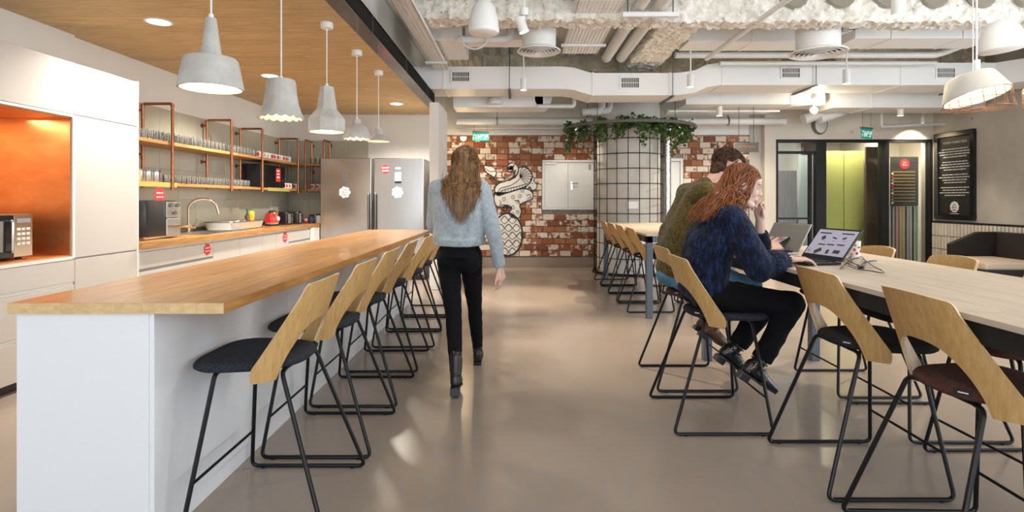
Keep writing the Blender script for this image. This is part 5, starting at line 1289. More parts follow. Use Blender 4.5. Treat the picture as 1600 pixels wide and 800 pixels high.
for i in range(4): MB().tube(spline([(4.10 + .06 * i, 7.0 - .01 * i, 3.7), (4.02 + .08 * i, 6.96, 3.52), (4.12 + .07 * i, 6.95, 3.44 + .03 * i), (4.22 + .05 * i, 6.97, 3.55), (4.3, 6.99, 3.7)], 5), .01, 5).build('cord', 'white_cord' if i < 3 else 'black_plastic', t, w=True, smooth=True)
t = T('cable_bundle', 'looped white cable hanging below the high flat duct on the left', 'cable', (-.6, 6.95, 3.5))
MB().tube(spline([(-.72, 6.95, 3.44), (-.66, 6.93, 3.30), (-.52, 6.93, 3.26), (-.40, 6.94, 3.34), (-.34, 6.95, 3.55)], 5), .012, 5).build('cord', 'white_cord', t, w=True, smooth=True)
# behind and below the main duct
duct('white round-ended duct below the main duct on the left', -1.1, 9.35, 2.93, .45, 9.9, 3.22)
o = MB().cyl((.45, 9.35, 3.075), (.45, 9.9, 3.075), .145, n=24).build('end_bend', 'duct_white', None, smooth=True); o.parent = [q for q in bpy.data.objects if q.get('label') == 'white round-ended duct below the main duct on the left'][0]; o.location = -o.parent.location
pipe('long white pipe running along the brick wall behind the column, left part', [(-1.15, 10.35, 2.83), (1.42, 10.35, 2.83)], .068, clamps=(.3,))
pipe('long white pipe running along the brick wall right of the column', [(2.68, 10.35, 2.83), (5.1, 10.35, 2.83)], .068, clamps=(.55,))
pipe('thin grey conduit below the long white pipe', [(-1.15, 10.6, 2.735), (1.4, 10.6, 2.735)], .018)
pipe('thinner grey conduit just above the brick wall', [(-1.15, 10.7, 2.68), (1.4, 10.7, 2.68)], .014)
pipe('bent white pipe with corner below the main duct', [(.35, 9.25, 2.93), (.97, 9.25, 2.93), (.97, 9.25, 3.6)], .035, fil=.05)
for i, x in enumerate((1.52, 1.68)): pipe(['left', 'right'][i] + ' one of two short vertical pipes dropping beside the column', [(x, 9.7, 3.6), (x, 9.7, 2.93), (x - .35, 9.72, 2.90)], .062, fil=.12)
duct('long pale duct below the main duct right of the column', 2.9, 9.35, 2.98, 5.3, 9.9, 3.20)
duct('flat white duct over the glazed front', 5.45, 9.4, 2.93, 8.1, 10.0, 3.2)
tray('wire cable ladder below the ducts right of the column', 2.75, 4.6, 2.93, 9.95, 10.15)
t = T('flex_duct', 'two bent silver-white flexible ducts above the glazed front', 'duct', (5.8, 10.2, 2.9))
for i in range(2):
    pts = spline([(5.35 + i * .3, 10.18, 2.84 + .02 * i), (5.7 + i * .3, 10.2, 2.97), (6.05 + i * .25, 10.25, 3.12), (6.3 + i * .2, 10.3, 3.3)], 8); MB().tube(pts, [.10 + .008 * (j % 2) for j in range(len(pts))], 14).build('hose', 'pipe_white', t, w=True, smooth=True); MB().cyl(pts[10] + Vector((0, 0, .08)), Vector((pts[10].x, pts[10].y, 4.0)), .006, n=5).build('hanger_rod', 'dark_steel', t, w=True)
t = T('exhaust_outlet', 'grey oval duct outlet on the cream wall above the glazed front', 'vent', (5.95, YB - .14, 2.82)); MB().sph((0, 0, 0), (.16, .02, .2), 20, 10).build('cover', 'sign_grey', t, smooth=True); MB().sph((.02, -.012, .0), (.12, .016, .17), 20, 10).build('mesh_face', 'pipe_white', t, smooth=True)
pipe('white pipe bending down at the right over the glazed front', [(6.9, 10.3, 3.5), (6.9, 10.3, 2.72), (8.1, 10.3, 2.78)], .03, fil=.05)
# spots and dome speakers
def spot(lab, x, y, d, ln=.17, r=.045, tilt=0, power=0, ztop=3.85, col_=(1, .84, .62), aim=None, cone=62):
    p = P(x, y, d); t = T('spotlight', lab, 'light', p, group='white cylinder spotlights')
    Rm = Matrix.Rotation(tilt, 3, 'Y')
    f = MB(); f.tube([Rm @ Vector((0, 0, ln)), Rm @ Vector((0, 0, 0))], r, 18, cap=False); f.lathe([(r, 0), (0.001, 0)], 18, Rm @ Vector((0, 0, ln))) if not tilt else f.sph(Rm @ Vector((0, 0, ln)), (r, r, .02), 16, 8)
    f.build('housing', 'white_metal', t, smooth=40)
    MB().tube([Rm @ Vector((0, 0, .012)), Rm @ Vector((0, 0, .010))], r * .93, 18).build('lens', 'warm_glow', t)
    MB().cyl((0, 0, ln * .9), (0, 0, ztop - p.z), .011, n=8).build('stem', 'white_metal', t, smooth=True)
    if tilt: MB().cyl((0, 0, ln * 1.12), (0, 0, ln * 1.6), r * .85, n=16).build('joint', 'white_metal', t, smooth=40)
    if power: lamp('spot_beam', 'SPOT', Rm @ Vector((0, 0, -.02)), power, col_, .04, rot=((Vector(aim) - p).to_track_quat('-Z', 'Y').to_euler() if aim else (0, 0, 0)), parent=t, spot=cone, blend=.8)
spot('white spotlight tilted below the foamed beam, beside the dome speaker', 819, 50, 5.6, .15, .052, -.35, 260, 3.75, aim=(.9, 4.9, 0), cone=50)
spot('white cylinder spotlight hanging in front of the main duct on the left', 818, 141, 7.7, .17, .045, 0, 330, aim=(.05, 7.5, 0), cone=46)
spot('white cylinder spotlight hanging in front of the main duct, right of the column', 1079, 136, 7.7, .18, .048, 0, 260, cone=100)
spot('white cylinder spotlight hanging in front of the main duct near the right end', 1323, 131, 7.7, .2, .05, 0, 230, cone=110)
spot('white cylinder spotlight at the top edge in front of the foamed beam', 1404, 24, 5.2, .2, .06, 0, 200, cone=110)
spot('white cylinder spotlight behind the column under the pale duct', 1124, 181, 9.5, .16, .05, 0, 110, 2.985, cone=120)
spot('white cylinder spotlight in front of the glazed front', 1407, 181, 9.6, .17, .05, 0, 90, 2.935, cone=110)
t = T('wall_washer', 'bright spotlight lighting the cream wall corner over the glazed front', 'light', (7.75, 10.4, 2.80)); MB().cyl((0, 0, 0), (0, 0, .12), .04, n=14).build('housing', 'white_metal', t, smooth=True); MB().cyl((0, 0, -.002), (0, 0, 0), .036, n=14).build('lens', 'warm_glow', t); MB().cyl((0, 0, .12), (0, 0, .4), .01, n=6).build('stem', 'white_metal', t)
lamp('wash_beam', 'SPOT', (0, 0, -.03), 60, (1, .82, .55), .03, rot=(R(30), 0, 0), parent=t, spot=100, blend=.6)
t = T('ceiling_lamp', 'bare glaring lamp head pointing at the camera above the glazed front', 'light', P(1273, 172, 9.3)); MB().sph((0, .04, 0), (.07, .06, .07), 16, 10).build('housing', 'white_metal', t, smooth=True); MB().sph((0, -.025, 0), (.04, .012, .04), 14, 8).build('lens', 'bulb_glow', t, smooth=True); MB().cyl((0, .04, .05), (0, .04, .45), .01, n=6).build('stem', 'white_metal', t)
lamp('glare_light', 'POINT', (0, -.12, 0), 12, (1, .85, .6), .04, parent=t)
t = T('ceiling_lamp', 'small bright lamp head just above the glaring lamp', 'light', P(1274, 154, 9.3)); MB().sph((0, .03, 0), (.05, .05, .045), 14, 8).build('housing', 'white_metal', t, smooth=True); MB().sph((0, -.015, 0), (.024, .01, .02), 12, 8).build('lens', 'bulb_glow', t, smooth=True); MB().cyl((0, .03, .03), (0, .03, .3), .008, n=6).build('stem', 'white_metal', t)
def dome(lab, x, y, d, r, h, ztop, tilt=0):
    p = P(x, y, d); t = T('dome_speaker', lab, 'speaker', p, group='white dome speakers')
    Rm = Matrix.Rotation(tilt, 4, 'Y')
    q = MB().lathe([(.001, 0), (r * .93, 0), (r, .015), (r, .035), (r * .93, h * .38), (r * .75, h * .68), (r * .48, h * .88), (r * .2, h * .97), (.001, h)], 32).build('shell', 'white_metal', t, smooth=40); q.matrix_local = Rm
    q = MB().lathe([(.001, -.006), (r * .86, -.006), (r * .9, -.001)], 32).build('front_grille', 'duct_white', t, smooth=40); q.matrix_local = Rm
    MB().cyl((0, 0, h * .9), (0, 0, ztop - p.z), .006, n=6).build('cable', 'white_cord', t)
dome('white dome speaker hanging at the top in front of the left foamed beam', 756, 52, 5.4, .153, .36, 3.78)
dome('white dome speaker hanging at the top right in front of the foamed beam', 1567, 79, 5.2, .19, .30, 3.9, -.12)
dome('small white dome speaker below the main duct at the left', 773, 163, 9.3, .135, .17, 2.95)
# right pendants: sheet-metal shade tilted, with wire basket
def cage_lamp(lab, x, y, d, tilt, r=.23, ztop=3.9):
    p = P(x, y, d); t = T('cage_pendant', lab, 'lamp', p, group='tilted pendants with wire baskets')
    yw = math.atan2(p.x, p.y); Rm = Matrix.Rotation(-yw, 4, 'Z') @ Matrix.Rotation(tilt, 4, 'Y') @ Matrix.Rotation(-.10, 4, 'X') @ Matrix.Rotation(yw, 4, 'Z')
    mb = MB(); mb.lathe([(r, 0), (r * .99, .012), (r * .735, .165), (r * .68, .178), (.001, .18)], 36); mb.lathe([(r - .006, .002), (r * .72, .158), (.001, .165)], 36); mb.lathe([(r, 0), (r - .006, .002)], 36)
    mb.build('shade', 'shade_beige', t, smooth=40).matrix_local = Rm
    MB().sph((0, 0, .07), (.05, .05, .06), 14, 8).build('bulb', 'bulb_glow', t, smooth=True).matrix_local = Rm
    MB().lathe([(r * .62, .10), (.001, .12)], 24).build('reflector', 'warm_glow', t).matrix_local = Rm
    f = MB(); n = 18; zb = -.090; low = lambda a, q=1.0: Vector((math.cos(a) * r * q + .012, math.sin(a) * r * q, zb))
    for k in range(n):
        a = 2 * PI * k / n; p0 = Rm @ Vector((math.cos(a) * r * .98, math.sin(a) * r * .98, 0))
        f.tube([p0, low(a)], .0022, 4); f.tube([low(a), low(a + PI, .0)], .0018, 4)
    for w_ in (0, .5, 1): f.tube([(Rm @ Vector((math.cos(i * PI / 16) * r * .98, math.sin(i * PI / 16) * r * .98, 0))).lerp(low(i * PI / 16), w_) for i in range(32)], .0026, 4, closed=True)
    f.tube([low(i * PI / 16, .55) for i in range(32)], .002, 4, closed=True)
    f.build('wire_basket', 'brown_leather', t)
    MB().cyl((0, 0, .165), (0, 0, .30), .024, n=14).build('socket', 'white_metal', t, smooth=True); MB().cyl((0, 0, .29), (0, 0, ztop - p.z), .007, n=6).build('cord', 'white_cord', t); MB().cyl((-.03, 0, .17), (-.03, 0, ztop - p.z), .005, n=6).build('cord', 'white_cord', t)
    lamp('pendant_light', 'SPOT', (0, 0, .03), 14, (1, .82, .55), .06, rot=(0, tilt, 0), parent=t, spot=120, blend=.6)
cage_lamp('white metal pendant with wire basket hanging left, tilted towards the tables', 1526, 152, 4.4, -.27)
cage_lamp('white metal pendant with wire basket cut by the right picture edge', 1658, 148, 4.0, .20, .22)

# exit signs, women sign, wall lamp
def exit_sign(lab, c, w_, h, rz, suspended=True):
    t = T('exit_sign', lab, 'sign', c, rz)
    MB().cbox((0, 0, 0), (w_, .012, h)).build('panel', 'exit_green', t); MB().cbox((0, 0, h / 2 + .012), (w_ * 1.04, .05, .028)).build('lamp_housing', 'grey_wall' if 0 else 'sign_grey', t, bevel=.004)
    for s, rz_ in ((-1, 0), (1, PI)):
        tt = text('האיצי', h * .80, (0, 0, 0), (PI / 2, 0, rz_), 'exit_white', t, ext=.001); tt.location = (0, s * .0075, -h * .02)
        if tt.data.vertices:
            xs_ = [v.co.x for v in tt.data.vertices]; sc = w_ * .92 / max(.01, max(xs_) - min(xs_)); tt.scale = (sc, 1.25, 1)
    if suspended:
        for s in (-.4, .4): MB().cyl((s * w_, 0, h / 2 + .02), (s * w_, 0, suspended - c[2]), .003, n=5).build('hanger', 'sign_grey', t)
    return t
exit_sign('green exit sign above the brick wall behind the walking woman', P(751, 213.5, 10.35), .31, .15, 0, 2.77)
exit_sign('green exit sign hanging at an angle above the glazed front', P(1354, 209, 9.9), .30, .18, R(25), 3.2)
t = T('women_sign', 'grey hanging sign with orange lettering beside the brick wall', 'sign', P(1166, 230, 9.6)); MB().cbox((0, 0, 0), (.43, .03, .17)).build('board', 'sign_grey', t, bevel=.003)
text('WOMEN', .075, P(1166, 230, 9.6) + Vector((0, -.017, 0)), RY, 'sign_orange', t)
for s in (-.13, .13): MB().cyl((s, 0, .085), (s, 0, .75), .004, n=5).build('hanger', 'black_metal', t)
t = T('bulb_pendant', 'small warm bare bulb pendant in front of the brick wall top', 'lamp', P(724, 217, 10.35)); MB().sph((0, 0, 0), (.05, .05, .035), 14, 8).build('bulb', 'bulb_glow', t, smooth=True); MB().lathe([(.07, .03), (.03, .055), (.0, .06)], 16).build('cap', 'white_metal', t, smooth=True); MB().cyl((0, 0, .05), (0, 0, .275), .004, n=5).build('cord', 'white_cord', t)
lamp('bulb_light', 'POINT', (0, -.06, -.06), 9, (1, .72, .38), .04, parent=t)
t = T('alarm_light', 'tiny green status light on the cream wall beside the hanging exit sign', 'light', P(1331, 206, YB - .125)); MB().cyl((0, 0, 0), (0, .008, 0), .03, n=14).build('cover', 'frosted', t, smooth=True)
t = T('light_switch', 'white light switch plate on the white pillar beside the fridge', 'switch', (-1.169, 8.5, 1.30)); MB().cbox((.003, 0, 0), (.008, .08, .22)).build('plate', 'white_metal', t, bevel=.002)
for s in (-.05, .05): MB().cbox((.009, 0, s), (.004, .05, .07)).build('rocker', 'white_metal', t, bevel=.001)
# ================================================================== PEOPLE
def head_shapes(mb, hc, Rh, s=1.0, male=False):
    q = lambda x, y, z: hc + Rh @ (Vector((x, y, z)) * s)
    E = lambda c, r: mb.sph(q(*c), tuple(a * s for a in r), 20, 14, Rh)
    E((-.014, 0, .036), (.098, .075, .086)); E((.022, 0, -.028), (.066, .058, .084)); E((.048, 0, .05), (.045, .058, .045))
    for y in (-1, 1):
        mb.limb(q(-.012, y * .054, -.045), q(.058, y * .018, -.094), .022 * s, .019 * s)
        E((.056, y * .036, -.022), (.030, .022, .030)); E((-.008, y * .080, -.008), (.020, .010, .033)); E((-.014, y * .087, -.002), (.015, .008, .024))
        E((.078, y * .030, .034), (.016, .024, .009)); E((.096, y * .010, -.026), (.010, .009, .008))
    E((.068, 0, -.092), (.022, .024, .019)); mb.limb(q(.082, 0, .020), q(.1045, 0, -.022), .011 * s, .0125 * s); E((.084, 0, -.058), (.016, .026, .016))
    E((.091, 0, -.053), (.010, .020, .0065)); E((.089, 0, -.066), (.010, .018, .007))
def face_parts(par, hc, Rh, s=1.0, brow='hair_dark', lip='lips_'):
    q = lambda x, y, z: hc + Rh @ (Vector((x, y, z)) * s)
    for y in (-1, 1):
        mb = MB(); mb.sph(q(.0745, y * .031, .009), (.0125 * s, .0145 * s, .0095 * s), 14, 8, Rh); mb.cm = 1; mb.sph(q(.0855, y * .031, .0085), (.0025 * s, .0058 * s, .0062 * s), 10, 6, Rh); mb.build('eye', ['eye_white', 'eye_dark'], par, smooth=True)
        MB().tube([q(.083, y * .017, .014), q(.0875, y * .031, .0185), q(.079, y * .045, .012)], .0026 * s, 5).build('eyelash', 'eye_dark', par)
        MB().tube([q(.0895, y * .014, .034), q(.0895, y * .029, .040), q(.078, y * .046, .036)], [.003 * s, .0036 * s, .002 * s], 5).build('eyebrow', brow, par)
    mb = MB(); mb.sph(q(.0935, 0, -.0535), (.009 * s, .019 * s, .0055 * s), 14, 8, Rh); mb.sph(q(.0915, 0, -.0655), (.009 * s, .017 * s, .006 * s), 14, 8, Rh); mb.build('lips', 'lip_rose', par, smooth=True)
mat('eye_white', (.72, .68, .64), .2); mat('eye_dark', (.03, .02, .015), .3); mat('lip_rose', (.50, .20, .17), .4)
def hand(mb, wr, d, n, side, curls, thumb=(.55, .75, -.25), s=1.0, spread=.10):
    """d: to the fingers, n: back of the hand; thumb on side*(n x d)"""
    wr = Vector(wr); d = Vector(d).normalized(); n = Vector(n); n = (n - d * n.dot(d)).normalized(); t = n.cross(d).normalized() * side
    palm = .092 * s; lens = [(.044, .027, .021), (.048, .031, .022), (.045, .029, .022), (.036, .022, .019)]
    for i in range(4):
        o = (1.5 - i) * .0205 * s
        base = wr + d * palm * (1 - .05 * abs(i - 1.2)) + t * o * 1.05 + n * .002
        mb.limb(wr + t * o * .62 + d * .008, base, .0165 * s, .0125 * s, 10)
        p = base; ang = 0; dd = (d + t * (1.5 - i) * spread).normalized()
        for L_, c, r0, r1 in zip(lens[i], curls[i], (.0098, .0088, .0080), (.0088, .0080, .0068)):
            ang += R(c); v = (dd * math.cos(ang) - n * math.sin(ang)); e = p + v * L_ * s; mb.limb(p, e, r0 * s, r1 * s, 10); p = e
    tb_ = Vector(thumb); td = (d * tb_.x + t * tb_.y + n * tb_.z).normalized()
    p0 = wr + d * .020 * s + t * .020 * s; p1 = p0 + td * .045 * s; td2 = (td + d * .35).normalized(); p2 = p1 + td2 * .034 * s; p3 = p2 + (td2 + d * .3).normalized() * .028 * s
    mb.limb(p0, p1, .0165 * s, .0118 * s, 10); mb.limb(p1, p2, .0112 * s, .0098 * s, 10); mb.limb(p2, p3, .0098 * s, .0075 * s, 10)
def lock_mesh(paths, r0, nsd=4, seed=1, wave=.0):
    rn = random.Random(seed); mb = MB()
    for p in paths:
        q = spline(p, 5); n = len(q); r = r0 * rn.uniform(.6, 1.35); f1, f2, f3 = rn.uniform(5, 9), rn.random() * 6, rn.random() * 6; q = [v + Vector((math.sin(f1 * k / n * 2 + f2), math.sin(f1 * k / n * 2.3 + f3), math.cos(f1 * k / n * 2 + f3) * .5)) * wave * min(1, 2 * k / n) for k, v in enumerate(q)]; mb.tube(q, [r * (.55 + .45 * math.sin(PI * min(1, .18 + .82 * (1 - k / (n - 1))))) * (1 - .75 * (k / (n - 1)) ** 3) for k in range(n)], nsd)
    return mb
def join_hair(par, cap_obj, mb, m, name='hair'):
    me = cap_obj.data; mb.add([v.co.copy() for v in me.vertices], [tuple(p.vertices) for p in me.polygons]); bpy.data.objects.remove(cap_obj)
    return mb.build(name, m, par, smooth=60)
def folds(amp, sc):
    return lambda p: amp * (mnoise.noise(p * sc) + .5 * mnoise.noise(p * sc * 2.3))

# ---------------------------------------------------------------- red-haired woman, seated
hc = Vector((1.398, 3.37, 1.42)); Rh = (Matrix.Rotation(R(-10), 3, 'Z') @ Matrix.Rotation(R(13), 3, 'Y')); hs = 1.06
shR, elR, wrR = V(1.265, 3.20, 1.235), V(1.385, 3.12, .955), V(1.605, 3.20, .990)
shL, elL, wrL = V(1.275, 3.545, 1.245), V(1.575, 3.53, 1.0), V(1.535, 3.44, 1.225)
hipR, knR, anR = V(1.17, 3.285, .755), V(1.645, 3.255, .715), V(1.432, 3.225, .365)
hipL, knL, anL = V(1.17, 3.465, .755), V(1.60, 3.475, .70), V(1.375, 3.43, .40)
def leg(mb, h, k, a, th=.082, kn=.056, an=.036): mb.limb(h, k, th, kn); c = k.lerp(a, .3); mb.limb(k, c, kn, kn * .95); mb.limb(c, a, kn * .95, an)
mb = MB(); head_shapes(mb, hc, Rh, hs)
mb.limb(hc + Rh @ V(-.03, 0, -.05), V(1.305, 3.375, 1.27), .050, .058)
mb.limb(V(1.16, 3.375, .80), V(1.17, 3.375, .98), .085, .080); mb.limb(V(1.17, 3.375, .98), V(1.235, 3.375, 1.17), .080, .085); mb.limb(shR, shL, .045, .045)
for a, b, c in ((shR, elR, wrR), (shL, elL, wrL)): mb.limb(a, b, .042, .036); mb.limb(b, c, .036, .025)
leg(mb, hipR, knR, anR, .066, .048, .033); leg(mb, hipL, knL, anL, .066, .048, .033)
for a, tx in ((anR, V(.16, -.004, -.165)), (anL, V(.10, -.005, -.15))): mb.limb(a, a + V(-.012, 0, -.05), .034, .028); mb.limb(a + V(-.01, 0, -.05), a + tx * .45 + V(-.02, 0, -.02), .028, .018)
hand(mb, wrR, (.97, .20, -.03), (0, .05, 1), 1, [(12, 14, 12), (14, 16, 12), (16, 18, 12), (18, 22, 14)], (.75, .6, -.22), .98, .13)
hand(mb, wrL, (-.22, -.36, .90), (.75, .62, .3), 1, [(18, 55, 45), (30, 70, 50), (45, 75, 50), (55, 80, 50)], (.75, .3, -.55), .93)
pw = remesh(mb, 'person', 'skin_pale', .0052, 3); tag(pw, 'woman with long red hair and dark blue chenille sweater leaning over a laptop', 'person', 'people')
face_parts(pw, hc, Rh, hs, 'hair_auburn')
# sweater
mb = MB(); mb.sph((1.155, 3.375, .80), (.150, .185, .125), 20, 14); mb.limb(V(1.15, 3.325, .82), V(1.185, 3.32, 1.06), .135, .135); mb.limb(V(1.15, 3.43, .82), V(1.185, 3.43, 1.06), .135, .135)
mb.limb(V(1.19, 3.30, 1.05), V(1.25, 3.27, 1.20), .125, .090); mb.limb(V(1.19, 3.45, 1.05), V(1.255, 3.47, 1.21), .125, .090); mb.limb(shR + V(-.01, .02, -.01), shL + V(-.01, -.02, -.01), .085, .085); mb.limb(V(1.25, 3.375, 1.20), V(1.285, 3.375, 1.285), .10, .078); mb.limb(V(1.16, 3.375, .9), V(1.225, 3.375, 1.20), .14, .115)
mb.limb(shR, shR.lerp(elR, .5), .080, .086); mb.limb(shR.lerp(elR, .5), elR, .086, .088); mb.limb(elR, elR.lerp(wrR, .55), .088, .074); mb.cyl(elR.lerp(wrR, .5), elR.lerp(wrR, .83), .072, .060, 20)
mb.limb(shL, elL, .08, .068); mb.limb(elL, elL.lerp(wrL, .35), .066, .06); mb.cyl(elL.lerp(wrL, .2), elL.lerp(wrL, .60), .06, .052, 20)
sw = remesh(mb, 'sweater', 'chenille_blue', .009, 5, pw, folds(.011, 9), .5)
# ribbed right cuff: ridges along the sleeve
f = MB(); a0, a1 = elR.lerp(wrR, .28), elR.lerp(wrR, .815); ax = (a1 - a0).normalized(); u1 = ax.orthogonal().normalized(); u2 = ax.cross(u1)
for k in range(22):
    a = 2 * PI * k / 22; o = u1 * math.cos(a) + u2 * math.sin(a); f.tube([a0 + o * .080, a0.lerp(a1, .5) + o * .071, a1 + o * .057], .0055, 6)
f.build('cuff_ribs', 'chenille_blue', pw, smooth=True)
# trousers and shoes
mb = MB(); mb.sph((1.15, 3.375, .765), (.135, .17, .075), 20, 12)
for h, k, a in ((hipR, knR, anR), (hipL, knL, anL)): mb.limb(h, h.lerp(k, .5), .098, .090); mb.limb(h.lerp(k, .5), k, .090, .075); mb.limb(k, k.lerp(a, .4), .075, .066); mb.cyl(k.lerp(a, .35), k.lerp(a, .93), .067, .058, 20)
remesh(mb, 'trousers', 'black_cloth', .009, 4, pw, folds(.008, 11))
def shoe(par, a, fwd, up, L=.235, w_=.042, m='black_leather', heel=.03, studs=True, ankle_h=.05, nm='ankle_boot'):
    fwd = Vector(fwd).normalized(); up = Vector(up); up = (up - fwd * up.dot(fwd)).normalized(); sd = fwd.cross(up)
    Q = lambda x, y, z: a + fwd * x + sd * y + up * z
    mb = MB(); h0 = -.055
    mb.limb(Q(-.035, 0, h0 + .03), Q(-.04, 0, h0 - .005), .034, .034); mb.limb(Q(-.035, 0, h0 + .01), Q(.07, 0, h0 - .005), .036, w_ * .92); mb.limb(Q(.07, 0, h0 - .008), Q(L - .075, 0, h0 - .02), w_ * .95, .024); mb.limb(Q(-.02, 0, h0 + .02), Q(.05, 0, h0 + .012), .036, .032)
    mb.limb(Q(-.012, 0, h0 + .03), Q(-.006, 0, ankle_h - .03), .040, .042)
    b = remesh(mb, nm, m, .006, 3, par)
    Rm = Matrix((fwd, sd, up)).transposed()
    f = MB(); f.cbox(Q(-.04, 0, h0 - .042 - heel / 2), (.062, .062, heel + .012), Rm); f.build('heel', 'black_plastic', b, bevel=.004)
    f = MB(); pts = [(-.072, 0), (-.06, .03), (0, .034), (.06, .042), (.12, .036), (L - .06, .012), (L - .052, 0)]; pts = pts + [(x, -y) for x, y in pts[-2:0:-1]]
    f.ring_loft([[Q(x, y, h0 - .030) for x, y in pts], [Q(x, y, h0 - .042) for x, y in pts]]); f.build('sole', 'black_plastic', b)
    if studs:
        f = MB()
        for s in (-1, 1):
            for x, z, n in ((.03, .055, 9),):
                for k in range(n): f.sph(Q(.075 - .045 * (k / n) ** 1.2, s * (.043 - .004 * abs(k - 4) * .5), h0 - .02 + k * .0085), .0032, 6, 4)
            for k in range(7): f.sph(Q(-.045 + k * .002, s * .043, h0 - .01 + k * .009), .0032, 6, 4)
        f.build('studs', 'chrome', b, kind='stuff')
        f = MB()
        for z in (.0, .03): f.tube([Q(-.005 + .046 * math.cos(q), .047 * math.sin(q), z - .012) for q in [i * PI / 8 for i in range(16)]], .006, 5, closed=True)
        f.build('strap', m, b); MB().cbox(Q(.0, -.049, .0), (.018, .005, .018), Rm).build('buckle', 'chrome', b)
    return b
shoe(pw, anR, (.84, .0, -.54), (.54, 0, .84)); shoe(pw, anL, (.80, -.05, -.60), (.60, 0, .80))
# hair
rn = random.Random(11); q = lambda x, y, z: hc + Rh @ (Vector((x, y, z)) * hs)
mb = MB(); E = lambda c, r: mb.sph(q(*c), r, 18, 12, Rh)
E((-.025, 0, .050), (.104, .083, .087)); E((-.060, 0, -.005), (.070, .074, .09)); E((.022, 0, .088), (.052, .068, .036))
for y in (-1, 1): E((-.022, y * .058, -.015), (.048, .026, .08)); E((-.055, y * .048, -.06), (.048, .034, .07))
mb.limb(q(-.085, 0, -.03), V(1.245, 3.36, 1.325), .068, .055)
cap = remesh(mb, 'cap', 'hair_auburn', .010, 3, None, folds(.010, 22))
paths = []
for i in range(1150):
    u = rn.random(); y = rn.uniform(-1, 1); a = R(rn.uniform(-5, 175)) 
    # root on the scalp dome: from front hairline to back of the head
    el = R(rn.uniform(15, 150)); root = q(-.022 + .104 * math.cos(el), .084 * y * (.5 + .5 * math.sin(el)), .050 + .088 * math.sin(el) * math.sqrt(max(.05, 1 - y * y * .7)))
    side = y
    out = .098 + rn.uniform(-.006, .016)
    mid = q(-.065 + rn.uniform(-.03, .03) + .03 * math.cos(el), side * out * 1.02 + rn.uniform(-.01, .01), -.01 + rn.uniform(-.03, .03))
    if abs(side) > .55 and math.cos(el) > .1 and rn.random() < .55:   # face-framing locks
        e1 = q(-.005 + rn.uniform(-.03, .03), side * .088, -.085); e2 = q(.01 + rn.uniform(-.05, .035), side * .082, -.16 + rn.uniform(-.03, .03))
        paths.append([root, q(.020 + rn.uniform(-.02, .02), side * .086, .03), e1, e2])
    else:
        ex = rn.uniform(1.085, 1.30); t_ = (1.30 - ex) / .215
        e1 = V(1.335 - .10 * t_ + rn.uniform(-.02, .02), 3.37 + side * .115, 1.385 - .015 * t_ + rn.uniform(-.02, .02)); e2 = V(ex + .05, 3.355 + side * .145, 1.325 - .035 * t_ + rn.uniform(-.02, .025)); e3 = V(ex, 3.35 + side * .15 + rn.uniform(-.03, .03), 1.29 - .065 * t_ + rn.uniform(-.03, .02))
        w1 = V(rn.uniform(-.012, .012), rn.uniform(-.012, .012), rn.uniform(-.012, .012))
        paths.append([root, mid, e1 + w1, e2 - w1, e3])
for p in paths:
    for k in range(1, len(p) - 1): p[k] = p[k] + V(rn.gauss(0, .006), rn.gauss(0, .006), rn.gauss(0, .006))
join_hair(pw, cap, lock_mesh(paths, .0034, 4, 1, .008), 'hair_auburn')

# ---------------------------------------------------------------- man, seated behind her
hc = Vector((1.575, 4.06, 1.565)); Rh = (Matrix.Rotation(R(8), 3, 'Z') @ Matrix.Rotation(R(26), 3, 'Y')); hs = 1.10
shR, elR, wrR = V(1.335, 3.865, 1.385), V(1.56, 3.80, 1.10), V(1.80, 3.90, .995)
shL, elL, wrL = V(1.345, 4.265, 1.39), V(1.60, 4.33, 1.10), V(1.80, 4.12, 1.0)
hipR, knR, anR = V(1.21, 3.965, .775), V(1.69, 3.93, .71), V(1.44, 3.96, .42)
hipL, knL, anL = V(1.21, 4.175, .775), V(1.68, 4.22, .71), V(1.47, 4.16, .42)
mb = MB(); head_shapes(mb, hc, Rh, hs, True); mb.limb(hc + Rh @ V(-.035, 0, -.05), V(1.405, 4.065, 1.415), .060, .068)
mb.limb(V(1.21, 4.07, .82), V(1.225, 4.07, 1.05), .10, .095); mb.limb(V(1.225, 4.07, 1.05), V(1.315, 4.07, 1.31), .095, .095); mb.limb(shR, shL, .05, .05)
for a, b, c in ((shR, elR, wrR), (shL, elL, wrL)): mb.limb(a, b, .045, .040); mb.limb(b, c, .042, .030)
leg(mb, hipR, knR, anR, .07, .052, .036); leg(mb, hipL, knL, anL, .07, .052, .036)
for a in (anR, anL): mb.limb(a, a + V(-.02, 0, -.05), .036, .030)
hand(mb, wrR, (.92, .28, .12), (-.1, -.62, .78), 1, [(25, 35, 30), (35, 45, 35), (42, 55, 40), (48, 60, 40)], (.85, .35, .25), 1.08)
hand(mb, wrL, (.90, -.35, .10), (-.1, .55, .82), -1, [(30, 40, 30), (35, 50, 35), (42, 55, 40), (48, 60, 40)], (.85, .35, .25), 1.08)
pm_ = remesh(mb, 'person', 'skin', .0055, 3); tag(pm_, 'man with short dark hair and olive sweater looking down at a phone', 'person', 'people'); face_parts(pm_, hc, Rh, hs, 'hair_dark')
mb = MB(); mb.sph((1.20, 4.07, .83), (.16, .20, .12), 20, 14)
for y in (-.07, .07): mb.limb(V(1.205, 4.07 + y, .85), V(1.235, 4.07 + y, 1.08), .145, .150); mb.limb(V(1.235, 4.07 + y, 1.08), V(1.315, 4.07 + y * 1.4, 1.31), .150, .115)
